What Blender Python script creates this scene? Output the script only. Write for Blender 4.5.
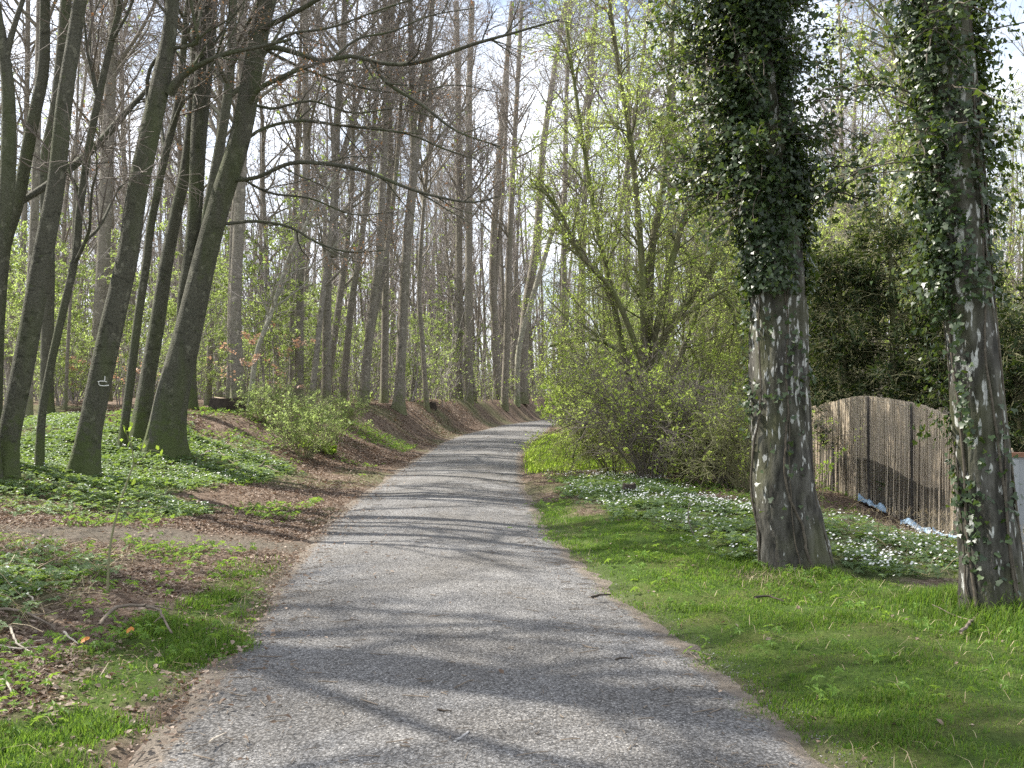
import bpy, math
import numpy as np
from mathutils import Vector

rs = np.random.default_rng(7)
R_ = math.radians
for o in list(bpy.data.objects):
    bpy.data.objects.remove(o)
sc = bpy.context.scene
col = sc.collection

# ---------------------------------------------------------------- camera
F = 996.0; CX = 512.0; HY = 395.0; EYE = 1.6
cam_d = bpy.data.cameras.new('camera'); cam = bpy.data.objects.new('camera', cam_d); col.objects.link(cam)
cam_d.sensor_width = 36.0; cam_d.lens = 36.0 * F / 1024.0
cam_d.clip_start = 0.05; cam_d.clip_end = 3000
cam.location = (0, 0, EYE)
cam.rotation_euler = (R_(90) + math.atan((HY - 384.0) / F), 0, 0)
sc.camera = cam

# ---------------------------------------------------------------- world and sun
SUN_EL = R_(50); SUN_AZ = R_(-64)            # azimuth from +Y towards +X
world = bpy.data.worlds.new('World'); sc.world = world; world.use_nodes = True
wn = world.node_tree.nodes; wl = world.node_tree.links; wn.clear()
wout = wn.new('ShaderNodeOutputWorld'); wbg = wn.new('ShaderNodeBackground')
sky = wn.new('ShaderNodeTexSky'); sky.sky_type = 'NISHITA'; sky.sun_disc = False
sky.sun_elevation = SUN_EL; sky.sun_rotation = SUN_AZ % (2 * math.pi)
sky.air_density = 1.0; sky.dust_density = 1.5; sky.ozone_density = 1.0
wtc = wn.new('ShaderNodeTexCoord'); wmap = wn.new('ShaderNodeMapping'); wmap.inputs['Scale'].default_value = (1, 1, 2.2)
cn = wn.new('ShaderNodeTexNoise'); cn.inputs['Scale'].default_value = 4.2; cn.inputs['Detail'].default_value = 7; cn.inputs['Roughness'].default_value = 0.55
cr = wn.new('ShaderNodeValToRGB'); cr.color_ramp.elements[0].position = 0.30; cr.color_ramp.elements[1].position = 0.57
cm = wn.new('ShaderNodeMix'); cm.data_type = 'RGBA'; cm.inputs[7].default_value = (8.8, 9.2, 10.0, 1)
wl.new(wtc.outputs['Generated'], wmap.inputs['Vector']); wl.new(wmap.outputs[0], cn.inputs['Vector'])
wl.new(cn.outputs['Fac'], cr.inputs['Fac']); wl.new(cr.outputs['Color'], cm.inputs[0])
wl.new(sky.outputs[0], cm.inputs[6]); wl.new(cm.outputs[2], wbg.inputs['Color'])
wbg.inputs['Strength'].default_value = 0.084
wl.new(wbg.outputs[0], wout.inputs[0])

sun_d = bpy.data.lights.new('sun', 'SUN'); sun_d.energy = 5.0; sun_d.angle = R_(0.6); sun_d.color = (1.0, 0.95, 0.86)
sun = bpy.data.objects.new('sun', sun_d); col.objects.link(sun)
S = Vector((math.sin(SUN_AZ) * math.cos(SUN_EL), math.cos(SUN_AZ) * math.cos(SUN_EL), math.sin(SUN_EL)))
sun.rotation_euler = S.to_track_quat('Z', 'Y').to_euler(); sun.location = S * 60

sc.view_settings.view_transform = 'Standard'; sc.view_settings.look = 'None'
sc.view_settings.gamma = 1.0; sc.view_settings.exposure = 1.45
sc.cycles.max_bounces = 6; sc.cycles.diffuse_bounces = 3; sc.cycles.glossy_bounces = 2
sc.cycles.transmission_bounces = 3; sc.cycles.transparent_max_bounces = 8; sc.cycles.volume_bounces = 0
sc.cycles.sample_clamp_indirect = 4.0
sc.cycles.use_denoising = False

# ---------------------------------------------------------------- small maths
def sm(t):
    t = np.clip(t, 0, 1); return t * t * (3 - 2 * t)

def _hash(ix, iy, iz, seed):
    h = (ix * 374761393 + iy * 668265263 + iz * 2147483647 + seed * 1274126177) & 0xffffffff
    h = ((h ^ (h >> 13)) * 1274126177) & 0xffffffff
    h = (h ^ (h >> 16)) & 0xffff
    return h / 65535.0

def vnoise(x, y, z=0.0, seed=0):
    x, y, z = np.broadcast_arrays(np.asarray(x, float), np.asarray(y, float), np.asarray(z, float))
    ix, iy, iz = (np.floor(a).astype(np.int64) for a in (x, y, z))
    fx, fy, fz = sm(x - ix), sm(y - iy), sm(z - iz)
    out = 0
    for a in (0, 1):
        for b in (0, 1):
            for c in (0, 1):
                w = (fx if a else 1 - fx) * (fy if b else 1 - fy) * (fz if c else 1 - fz)
                out = out + w * _hash(ix + a, iy + b, iz + c, seed)
    return out

def fbm(x, y, seed=0, octs=3):
    s = 0; a = 0.5; tot = 0
    for i in range(octs):
        s = s + a * vnoise(np.asarray(x) * 2 ** i, np.asarray(y) * 2 ** i, 0, seed + i * 17); tot += a; a *= 0.5
    return s / tot

def nrm(v):
    return v / np.maximum(np.linalg.norm(v, axis=-1, keepdims=True), 1e-9)

# ---------------------------------------------------------------- terrain
PY_ = np.array([-12, -4, 0, 4.27, 6.5, 9.1, 12.7, 18.7, 26.5, 34, 40, 53, 62, 70, 80, 95, 400.])
PL_ = np.array([-1.2, -1.35, -1.5, -1.66, -1.82, -2.10, -2.40, -2.50, -2.45, -2.40, -2.1, -0.6, 1.3, 3.6, 7.5, 14, 150])
PR_ = np.array([2.1, 1.9, 1.75, 1.45, 1.16, .71, .42, .22, .25, .75, 1.3, 2.2, 4.4, 7.0, 11.5, 19, 160])
_fy = np.linspace(-12, 120, 1321)
def _smooth(v):
    k = np.hanning(41); k /= k.sum(); p = np.pad(v, 20, mode='edge')
    p[:20] = v[0] - (v[1] - v[0]) * np.arange(20, 0, -1); p[-20:] = v[-1] + (v[-1] - v[-2]) * np.arange(1, 21)
    return np.convolve(p, k, 'valid')
_fl = _smooth(np.interp(_fy, PY_, PL_)); _fr = _smooth(np.interp(_fy, PY_, PR_))
def Lx(y): return np.where(y > 119, np.interp(y, PY_, PL_), np.interp(y, _fy, _fl))
def Rx(y): return np.where(y > 119, np.interp(y, PY_, PR_), np.interp(y, _fy, _fr))

def height(x, y, fine=True):
    x = np.asarray(x, float); y = np.asarray(y, float)
    u = Lx(y) - x; v = x - Rx(y)
    H = np.interp(y, [0, 8, 12, 16, 20, 23, 40, 70, 200], [.25, .25, .35, .6, 1.0, 1.2, 1.3, 1.35, 1.9])
    W = np.interp(y, [0, 10, 16, 23, 34, 42, 60], [5, 5, 6, 4.5, 2.6, 2.2, 2.0])
    hl = H * sm(u / W)
    D = np.interp(y, [0, 5, 7, 14, 16.3, 18.5, 25, 40, 60], [.2, .2, .4, .9, .95, .55, .1, 0., -.3])
    hr = 0.06 * sm(v / .6) - D * sm((v - 2.5) / 5.5)
    inside = np.minimum(u, v)            # both negative on the path; max is the distance to nearer edge
    off = np.maximum(u, v)
    h = np.where(u > 0, hl, np.where(v > 0, hr, 0.0))
    far = sm((np.abs(x) - 4) / 10)
    h = h + sm(off / 1.5) * ((vnoise(x * .35, y * .35, 0, 3) - .5) * .28 * (0.5 + far) + (vnoise(x * 1.3, y * 1.3, 0, 4) - .5) * .09)
    if fine:
        h = h + sm((off + .3) / .5) * ((vnoise(x * 5, y * 5, 0, 5) - .5) * .045 + (vnoise(x * 13, y * 13, 0, 6) - .5) * .02)
    h = h - .065 * sm((-off + .12) / .35)
    return h

def P3(px, py, d):
    return np.array([(px - CX) / F * d, d, EYE - (py - HY) / F * d])

def ground_at(px, py, dmin=3.0):
    d = np.arange(dmin, 120, .02)
    x = (px - CX) / F * d; z = EYE - (py - HY) / F * d
    hit = np.nonzero(z <= height(x, d, False))[0]
    i = hit[0] if len(hit) else len(d) - 1
    return float(x[i]), float(d[i])

def gz(x, y): return float(height(x, y))

# ---------------------------------------------------------------- mesh collecting
class Geo:
    def __init__(s): s.v = []; s.f = {}; s.n = 0
    def add(s, V, faces, mat=0):
        """V (n,3); faces int array (m,k)"""
        V = np.asarray(V, np.float32).reshape(-1, 3); faces = np.asarray(faces, np.int64)
        s.v.append(V); s.f.setdefault((faces.shape[1], mat), []).append(faces + s.n); s.n += len(V)
        return s
    def tubes(s, P, R, k=4, mat=0, cap=False):
        P = np.asarray(P, float); R = np.asarray(R, float)
        N, n, _ = P.shape
        if N == 0: return s
        T = nrm(np.gradient(P, axis=1))
        mt = nrm(T.mean(axis=1))
        ref = np.where(np.abs(mt[:, 2:3]) < .8, np.array([[0, 0, 1.]]), np.array([[1., 0, 0]]))
        U = nrm(np.cross(T, ref[:, None, :])); V = np.cross(T, U)
        a = np.arange(k) * 2 * math.pi / k
        ring = P[:, :, None] + R[:, :, None, None] * (np.cos(a)[:, None] * U[:, :, None] + np.sin(a)[:, None] * V[:, :, None])
        idx = np.arange(N * n * k).reshape(N, n, k)
        q = np.stack([idx[:, :-1], np.roll(idx[:, :-1], -1, 2), np.roll(idx[:, 1:], -1, 2), idx[:, 1:]], -1)
        s.add(ring.reshape(-1, 3), q.reshape(-1, 4), mat)
        if cap:
            for e in (0, n - 1):
                s.f.setdefault((k, mat), []).append((idx[:, e] + s.n - N * n * k))
        return s
    def place(s, tv, tf, pos, M, mat=0):
        """template verts (k,3), faces (m,c), pos (N,3), M (N,3,3) (scale included)"""
        tv = np.asarray(tv, float); tf = np.asarray(tf, np.int64); N = len(pos)
        if N == 0: return s
        V = np.einsum('nij,kj->nki', M, tv) + pos[:, None]
        q = tf[None] + (np.arange(N) * len(tv))[:, None, None]
        return s.add(V.reshape(-1, 3), q.reshape(-1, tf.shape[1]), mat)
    def box(s, c, size, mat=0, rz=0.0, M=None):
        d = np.array([[x, y, z] for x in (-.5, .5) for y in (-.5, .5) for z in (-.5, .5)]) * np.asarray(size)
        cz, sz = math.cos(rz), math.sin(rz)
        A = np.array([[cz, -sz, 0], [sz, cz, 0], [0, 0, 1]]) if M is None else M
        return s.add(d @ A.T + np.asarray(c), [[0, 1, 3, 2], [4, 6, 7, 5], [0, 4, 5, 1], [2, 3, 7, 6], [0, 2, 6, 4], [1, 5, 7, 3]], mat)
    def mesh(s, name, mats, origin=(0, 0, 0), smooth=True):
        me = bpy.data.meshes.new(name)
        V = (np.concatenate(s.v) if s.v else np.zeros((0, 3))) - np.asarray(origin, np.float32)
        loops = []; starts = []; mi = []; st = 0
        for (k, m), fl in s.f.items():
            fa = np.concatenate(fl).reshape(-1, k)
            loops.append(fa.ravel()); starts.append(st + np.arange(len(fa)) * k); st += fa.size
            mi.append(np.full(len(fa), m))
        loops = np.concatenate(loops); starts = np.concatenate(starts); mi = np.concatenate(mi)
        me.vertices.add(len(V)); me.vertices.foreach_set('co', V.astype(np.float32).ravel())
        me.loops.add(len(loops)); me.loops.foreach_set('vertex_index', loops.astype(np.int32))
        me.polygons.add(len(starts)); me.polygons.foreach_set('loop_start', starts.astype(np.int32))
        me.polygons.foreach_set('material_index', mi.astype(np.int32))
        me.polygons.foreach_set('use_smooth', np.full(len(starts), smooth))
        for m in (mats if isinstance(mats, (list, tuple)) else [mats]): me.materials.append(m)
        me.update(calc_edges=True)
        return me
    def build(s, name, mats, parent=None, smooth=True, loc=None):
        origin = np.array(parent.location) if parent is not None else np.array(loc if loc is not None else (0, 0, 0))
        o = bpy.data.objects.new(name, s.mesh(name, mats, origin, smooth)); col.objects.link(o)
        if parent is not None: o.parent = parent
        else: o.location = origin
        return o

def tag(o, label=None, cat=None, group=None, kind=None):
    for k, v in (('label', label), ('category', cat), ('group', group), ('kind', kind)):
        if v: o[k] = v
    return o
def thing(name, loc, label, cat, group=None):
    o = bpy.data.objects.new(name, None); col.objects.link(o); o.location = loc; o.empty_display_size = .2
    return tag(o, label, cat, group)
def dup(root, loc, rz, scale, label=None):
    r = root.copy(); col.objects.link(r); r.location = loc; r.rotation_euler = (0, 0, rz); r.scale = scale
    if label: r['label'] = label
    for ch in list(root.children):
        c = ch.copy(); col.objects.link(c); c.parent = r
        for g in list(ch.children):
            d = g.copy(); col.objects.link(d); d.parent = c
    return r

# ---------------------------------------------------------------- materials
def new_mat(name):
    m = bpy.data.materials.new(name); m.use_nodes = True
    nt = m.node_tree; nt.nodes.clear()
    out = nt.nodes.new('ShaderNodeOutputMaterial')
    return m, nt, out
def N(nt, t, **kw):
    n = nt.nodes.new(t)
    for k, v in kw.items():
        if k in n.inputs: n.inputs[k].default_value = v
        else: setattr(n, k, v)
    return n
def ramp(nt, fac, stops):
    r = N(nt, 'ShaderNodeValToRGB'); e = r.color_ramp.elements
    while len(e) < len(stops): e.new(.5)
    for i, (p, c) in enumerate(stops): e[i].position = p; e[i].color = (*c, 1)
    nt.links.new(fac, r.inputs['Fac']); return r.outputs['Color']
def mix(nt, fac, a, b, blend='MIX'):
    m = N(nt, 'ShaderNodeMix', data_type='RGBA', blend_type=blend)
    for s, v in ((0, fac), (6, a), (7, b)):
        if hasattr(v, 'type'): nt.links.new(v, m.inputs[s])
        elif isinstance(v, (int, float)): m.inputs[s].default_value = v
        else: m.inputs[s].default_value = (*v, 1)
    return m.outputs[2]
def noise(nt, vec, scale, detail=4, rough=.55):
    n = N(nt, 'ShaderNodeTexNoise', Scale=scale, Detail=detail, Roughness=rough)
    if vec is not None: nt.links.new(vec, n.inputs['Vector'])
    return n.outputs['Fac']
def mapped(nt, scale=(1, 1, 1)):
    t = N(nt, 'ShaderNodeTexCoord'); m = N(nt, 'ShaderNodeMapping', Scale=scale)
    nt.links.new(t.outputs['Object'], m.inputs['Vector']); return m.outputs[0]
def principled(nt, out, colr, rough=.8, spec=.3, bump=None, bs=.5, bd=.02):
    p = N(nt, 'ShaderNodeBsdfPrincipled')
    if hasattr(colr, 'type'): nt.links.new(colr, p.inputs['Base Color'])
    else: p.inputs['Base Color'].default_value = (*colr, 1)
    p.inputs['Roughness'].default_value = rough; p.inputs['Specular IOR Level'].default_value = spec
    if bump is not None:
        b = N(nt, 'ShaderNodeBump', Strength=bs, Distance=bd); nt.links.new(bump, b.inputs['Height']); nt.links.new(b.outputs[0], p.inputs['Normal'])
    nt.links.new(p.outputs[0], out.inputs['Surface']); return p

def bark(name, dark, mid, moss, moss_amt=.5, bump=.4):
    m, nt, out = new_mat(name)
    v = mapped(nt, (1, 1, .45)); v2 = mapped(nt, (1, 1, 1))
    a = noise(nt, v, 6, 6, .6); b = noise(nt, v2, 40, 4, .6); c = noise(nt, mapped(nt, (1, 1, .25)), 2.2, 3)
    base = ramp(nt, a, [(.3, dark), (.7, mid)])
    base = mix(nt, .5, base, ramp(nt, b, [(.3, tuple(x * .45 for x in mid)), (.7, tuple(min(1, x * 1.6) for x in mid))]))
    bl = noise(nt, mapped(nt, (1, 1, .8)), 9, 3, .5); base = mix(nt, ramp(nt, bl, [(.60, (0, 0, 0)), (.68, (.7,) * 3)]), base, tuple(min(1, x * 1.9) for x in mid))
    bd = noise(nt, mapped(nt, (1, 1, 2.2)), 5, 4, .6); base = mix(nt, ramp(nt, bd, [(.58, (0, 0, 0)), (.70, (.75,) * 3)]), base, tuple(x * .5 for x in dark))
    base = mix(nt, ramp(nt, c, [(.62 - .25 * moss_amt, (0, 0, 0)), (.8 - .2 * moss_amt, (moss_amt,) * 3)]), base, moss)
    sz = N(nt, 'ShaderNodeSeparateXYZ'); tc = N(nt, 'ShaderNodeTexCoord'); nt.links.new(tc.outputs['Object'], sz.inputs[0])
    mr = N(nt, 'ShaderNodeMapRange'); mr.inputs[1].default_value = .05; mr.inputs[2].default_value = 1.1; mr.inputs[3].default_value = .34; mr.inputs[4].default_value = 0; nt.links.new(sz.outputs['Z'], mr.inputs[0])
    ma = N(nt, 'ShaderNodeMath', operation='ADD'); nt.links.new(mr.outputs[0], ma.inputs[0]); nt.links.new(noise(nt, v2, 7, 5, .6), ma.inputs[1])
    base = mix(nt, ramp(nt, ma.outputs[0], [(.62, (0, 0, 0)), (.76, (.85,) * 3)]), base, moss)
    h = N(nt, 'ShaderNodeMath', operation='ADD'); nt.links.new(a, h.inputs[0]); nt.links.new(b, h.inputs[1])
    principled(nt, out, base, .85, .2, h.outputs[0], bump, .04); return m
def twig(name, a, b):
    m, nt, out = new_mat(name)
    principled(nt, out, ramp(nt, noise(nt, mapped(nt), 1.3, 3), [(.3, a), (.7, b)]), .75, .25); return m
def leaf(name, cols, trans=.45, rough=.5, spec=.3, tcol=None):
    m, nt, out = new_mat(name)
    g = N(nt, 'ShaderNodeNewGeometry')
    c = ramp(nt, g.outputs['Random Per Island'], [(i / max(1, len(cols) - 1), q) for i, q in enumerate(cols)])
    p = principled(nt, out, c, rough, spec)
    if trans:
        t = N(nt, 'ShaderNodeBsdfTranslucent'); nt.links.new(mix(nt, .6, c, tcol or (.35, .5, .06)), t.inputs['Color'])
        mx = N(nt, 'ShaderNodeMixShader', Fac=trans); nt.links.new(p.outputs[0], mx.inputs[1]); nt.links.new(t.outputs[0], mx.inputs[2])
        nt.links.new(mx.outputs[0], out.inputs['Surface'])
    return m
def plain(name, c, rough=.7, spec=.3, var=.25, scale=8, bump=.2):
    m, nt, out = new_mat(name)
    n = noise(nt, mapped(nt), scale, 5, .6)
    principled(nt, out, ramp(nt, n, [(.3, tuple(x * (1 - var) for x in c)), (.7, tuple(min(1, x * (1 + var)) for x in c))]), rough, spec, n, bump, .02); return m

M = {}
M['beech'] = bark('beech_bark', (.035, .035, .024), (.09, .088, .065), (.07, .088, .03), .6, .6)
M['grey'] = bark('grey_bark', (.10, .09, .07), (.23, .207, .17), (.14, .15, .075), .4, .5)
M['pale'] = bark('pale_bark', (.16, .155, .12), (.30, .29, .23), (.16, .19, .09), .3, .2)
M['mossy'] = bark('mossy_bark', (.06, .058, .036), (.13, .12, .072), (.14, .17, .05), .8, .5)
M['twig'] = twig('twig_bark', (.10, .085, .07), (.20, .17, .145))
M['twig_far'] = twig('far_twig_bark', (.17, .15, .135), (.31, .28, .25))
M['twig_green'] = twig('greenish_twig_bark', (.13, .13, .065), (.25, .24, .13))
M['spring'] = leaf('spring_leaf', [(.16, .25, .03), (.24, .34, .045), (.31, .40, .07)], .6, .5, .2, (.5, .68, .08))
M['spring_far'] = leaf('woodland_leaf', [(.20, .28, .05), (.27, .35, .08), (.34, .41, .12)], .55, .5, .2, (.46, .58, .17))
M['hazel'] = leaf('hazel_leaf', [(.24, .32, .045), (.33, .42, .065), (.42, .50, .10)], .62, .5, .2, (.56, .68, .19))
M['copper'] = leaf('copper_leaf', [(.38, .22, .14), (.48, .30, .20), (.42, .29, .20)], .4, tcol=(.55, .32, .18))
M['bud'] = leaf('bud_leaf', [(.22, .12, .07), (.3, .17, .09), (.2, .15, .06)], .2, tcol=(.5, .25, .1))
M['ivy'] = leaf('ivy_leaf', [(.012, .026, .008), (.019, .037, .012), (.028, .05, .016), (.02, .036, .012), (.05, .085, .02)], .15, .42, .4)
M['evergreen'] = leaf('evergreen_leaf', [(.010, .020, .007), (.018, .031, .011), (.030, .046, .017)], .1, .6, .15)
M['shrubleaf'] = leaf('shrub_leaf', [(.13, .19, .05), (.18, .25, .07), (.24, .32, .10)], .5, .5, .2, (.45, .55, .18))
M['herb'] = leaf('herb_leaf', [(.07, .14, .025), (.11, .20, .035), (.17, .27, .06)], .45, .5, .2)
M['anemone'] = leaf('anemone_leaf', [(.07, .115, .045), (.105, .16, .068), (.16, .215, .11)], .35, .5, .22)
M['petal'] = leaf('white_petal', [(.75, .75, .74), (.82, .82, .8)], .3, tcol=(.8, .8, .75))
M['grass'] = leaf('grass_blade', [(.036, .080, .013), (.055, .118, .018), (.088, .15, .026), (.15, .17, .055), (.05, .105, .016)], .4, .6, .12, tcol=(.3, .5, .05))
M['straw'] = leaf('dry_straw', [(.34, .27, .16), (.45, .37, .24), (.25, .19, .12)], .25, tcol=(.5, .4, .2))
M['litter'] = leaf('dead_leaf', [(.075, .05, .035), (.13, .092, .066), (.20, .15, .115), (.31, .25, .20), (.105, .072, .05), (.16, .13, .10), (.10, .07, .048)], .12, .7, .2, tcol=(.4, .22, .12))
M['orange'] = leaf('orange_leaf', [(.45, .17, .04), (.55, .25, .05)], .3, tcol=(.6, .3, .05))
M['deadwood'] = plain('dead_wood', (.16, .13, .10), .85, .2, .4, 14)
M['palewood'] = plain('bleached_stick', (.42, .37, .30), .8, .2, .25, 20)
M['darkwood'] = plain('dark_rotten_wood', (.045, .036, .028), .9, .2, .4, 12, .6)
M['cutwood'] = plain('cut_wood_face', (.30, .24, .17), .85, .2, .3, 18)
M['stone'] = plain('gravel_stone', (.30, .29, .28), .8, .3, .4, 30)
M['chips'] = leaf('gravel_chip', [(.07, .068, .065), (.15, .145, .14), (.23, .225, .215), (.19, .17, .15), (.36, .35, .335), (.11, .105, .10)], 0, .85, .25)
M['paint'] = plain('white_waymark_paint', (.62, .62, .57), .7, .3, .15, 60, .1)
M['bluefilm'] = plain('blue_plastic', (.24, .34, .45), .4, .4, .4, 9, .3)
M['post'] = plain('dark_post', (.05, .045, .04), .85, .2, .3, 10)
M['wire'] = plain('galvanised_wire', (.34, .32, .28), .5, .5, .2, 10, 0)
M['greypanel'] = plain('grey_panel', (.27, .285, .29), .7, .3, .12, 3, .1)
M['rust'] = plain('rust_brown_cap', (.22, .115, .07), .8, .3, .3, 18)
M['ivystem'] = plain('ivy_stem', (.085, .072, .055), .85, .2, .4, 20)
M['reed'] = leaf('reed_stalk', [(.36, .30, .22), (.46, .39, .30), (.54, .465, .365), (.40, .335, .25), (.50, .43, .335)], 0, .8, .2)
# birch bark: white flakes left between dark furrows
def birch():
    m, nt, out = new_mat('old_birch_bark')
    v = mapped(nt, (1, 1, .28)); fur = noise(nt, v, 13, 6, .62); big = noise(nt, mapped(nt, (1, 1, .6)), 2.5, 3)
    base = ramp(nt, fur, [(.34, (.017, .016, .013)), (.52, (.062, .058, .048)), (.72, (.13, .124, .108))])
    base = mix(nt, ramp(nt, big, [(.45, (0, 0, 0)), (.7, (.6,) * 3)]), base, (.085, .09, .035))
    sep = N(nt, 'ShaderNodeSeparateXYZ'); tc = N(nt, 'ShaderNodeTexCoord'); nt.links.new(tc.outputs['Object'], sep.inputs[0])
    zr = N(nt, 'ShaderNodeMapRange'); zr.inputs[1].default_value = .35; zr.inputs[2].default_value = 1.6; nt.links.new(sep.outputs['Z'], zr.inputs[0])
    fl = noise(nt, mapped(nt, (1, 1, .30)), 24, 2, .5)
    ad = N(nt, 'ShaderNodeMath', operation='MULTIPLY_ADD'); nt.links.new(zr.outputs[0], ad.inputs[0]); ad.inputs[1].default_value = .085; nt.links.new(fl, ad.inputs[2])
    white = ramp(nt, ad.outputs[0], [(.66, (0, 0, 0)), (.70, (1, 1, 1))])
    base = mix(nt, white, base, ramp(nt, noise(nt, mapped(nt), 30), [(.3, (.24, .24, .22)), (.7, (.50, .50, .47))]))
    principled(nt, out, base, .8, .25, fur, .7, .04); return m
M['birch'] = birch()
def netting():
    m, nt, out = new_mat('dark_shade_netting')
    p = N(nt, 'ShaderNodeBsdfPrincipled'); p.inputs['Base Color'].default_value = (.03, .032, .028, 1); p.inputs['Roughness'].default_value = .8
    t = N(nt, 'ShaderNodeBsdfTransparent'); mx = N(nt, 'ShaderNodeMixShader')
    n = noise(nt, mapped(nt, (60, 60, 60)), 1, 2); f = ramp(nt, n, [(.3, (.35,) * 3), (.7, (.6,) * 3)])
    nt.links.new(f, mx.inputs[0]); nt.links.new(t.outputs[0], mx.inputs[1]); nt.links.new(p.outputs[0], mx.inputs[2]); nt.links.new(mx.outputs[0], out.inputs[0])
    return m
M['net'] = netting()
def ground_mat():
    m, nt, out = new_mat('forest_floor')
    at = N(nt, 'ShaderNodeVertexColor', layer_name='mask'); sp = N(nt, 'ShaderNodeSeparateColor'); nt.links.new(at.outputs[0], sp.inputs[0])
    v = mapped(nt)
    vo = N(nt, 'ShaderNodeTexVoronoi', Scale=22.0); nt.links.new(v, vo.inputs['Vector'])
    bw = N(nt, 'ShaderNodeSeparateColor'); nt.links.new(vo.outputs['Color'], bw.inputs[0])
    lit = ramp(nt, bw.outputs[0], [(0, (.055, .038, .027)), (.4, (.115, .08, .058)), (.75, (.19, .14, .105)), (1, (.28, .22, .17))])
    lit = mix(nt, .4, lit, ramp(nt, noise(nt, v, 1.3, 5), [(.3, (.06, .045, .033)), (.7, (.16, .12, .09))]))
    gr = mix(nt, ramp(nt, noise(nt, v, 1.6, 4), [(.46, (0, 0, 0)), (.66, (.55,) * 3)]), ramp(nt, noise(nt, v, 30, 4), [(.3, (.035, .06, .012)), (.7, (.075, .12, .024))]), ramp(nt, noise(nt, v, 40, 4), [(.3, (.07, .065, .03)), (.7, (.17, .16, .06))]))
    so = ramp(nt, noise(nt, v, 18, 6, .65), [(.3, (.07, .06, .047)), (.7, (.155, .135, .108))])
    c = mix(nt, sp.outputs[2], lit, ramp(nt, noise(nt, v, 14, 5), [(.35, (.05, .075, .025)), (.65, (.10, .12, .045))]))
    c = mix(nt, sp.outputs[0], c, gr); c = mix(nt, sp.outputs[1], c, so)
    h = noise(nt, v, 35, 6, .7)
    principled(nt, out, c, .95, .1, h, .8, .05); return m
def path_mat():
    m, nt, out = new_mat('gravel_path')
    at = N(nt, 'ShaderNodeVertexColor', layer_name='mask'); sp = N(nt, 'ShaderNodeSeparateColor'); nt.links.new(at.outputs[0], sp.inputs[0])
    v = mapped(nt)
    vo = N(nt, 'ShaderNodeTexVoronoi', Scale=62.0); nt.links.new(v, vo.inputs['Vector'])
    bw = N(nt, 'ShaderNodeSeparateColor'); nt.links.new(vo.outputs['Color'], bw.inputs[0])
    g = ramp(nt, bw.outputs[0], [(0, (.085, .085, .086)), (.5, (.185, .184, .184)), (.85, (.26, .257, .255)), (1, (.40, .395, .385))])
    fine = ramp(nt, noise(nt, v, 130, 3, .7), [(.3, (.085, .085, .086)), (.7, (.28, .277, .273))])
    g = mix(nt, .5, g, fine)
    g = mix(nt, 1.0, g, ramp(nt, noise(nt, v, .9, 4), [(.32, (.72, .69, .65)), (.65, (1.1, 1.09, 1.08))]), 'MULTIPLY')
    g = mix(nt, 1.0, g, ramp(nt, vo.outputs['Distance'], [(.2, (1.25, 1.25, 1.25)), (.75, (.45, .44, .43))]), 'MULTIPLY')
    n2 = noise(nt, v, 5, 5, .6)
    dirt = ramp(nt, noise(nt, v, 26, 5, .65), [(.3, (.10, .085, .068)), (.7, (.20, .17, .14))])
    ad = N(nt, 'ShaderNodeMath', operation='MULTIPLY_ADD'); nt.links.new(sp.outputs[0], ad.inputs[0]); ad.inputs[1].default_value = 1.2; nt.links.new(n2, ad.inputs[2])
    c = mix(nt, ramp(nt, ad.outputs[0], [(.75, (0, 0, 0)), (1.25, (1, 1, 1))]), g, dirt)
    h = N(nt, 'ShaderNodeMath', operation='ADD'); nt.links.new(vo.outputs['Distance'], h.inputs[0]); nt.links.new(noise(nt, v, 120, 4, .7), h.inputs[1])
    principled(nt, out, c, .9, .2, h.outputs[0], .9, .012); return m

# ---------------------------------------------------------------- regions of the forest floor (used for scatter and for the floor's colours)
TRAIL_Y = 10.5
def trail(x, y):
    u = Lx(y) - x
    return sm((u + .3) / .4) * sm((.62 - np.abs(y - (TRAIL_Y - .05 * np.maximum(u, 0) + .15 * np.sin(x * 1.3)))) / .45)
def wob(x, y, s=.8, seed=11): return fbm(x * s, y * s, seed) - .5
def grass_w(x, y):
    u = Lx(y) - x; v = x - Rx(y)
    w = wob(x, y, .9) * 1.6
    edge = np.interp(y, [3, 7.5, 9, 12, 15, 18], [7.0, 4.2, 1.9, 1.0, .5, .2])
    right = sm((v + .3 + w * .6) / .3) * sm((edge + w - v) / .6) * sm((17 - y) / 2)
    bright = sm(v / .3) * sm((2.4 - v + w) / .7) * sm((y - 19.5) / 1.2) * sm((40 - y) / 6)
    ledge = np.interp(y, [3, 4.2, 5.5, 7.0, 9.5], [2.0, 1.25, .95, .8, .35])
    left = sm((u + .05 + w * .6) / .3) * sm((ledge + w * .9 - u) / .4) * sm((9.8 - y) / 1.2)
    bare = 1 - .92 * np.exp(-(((x - 2.18) / .42) ** 2 + ((y - 8.75) / .38) ** 2) * 1.2)
    return np.clip(np.maximum(np.maximum(right, bright), left) * bare, 0, 1)
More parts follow.
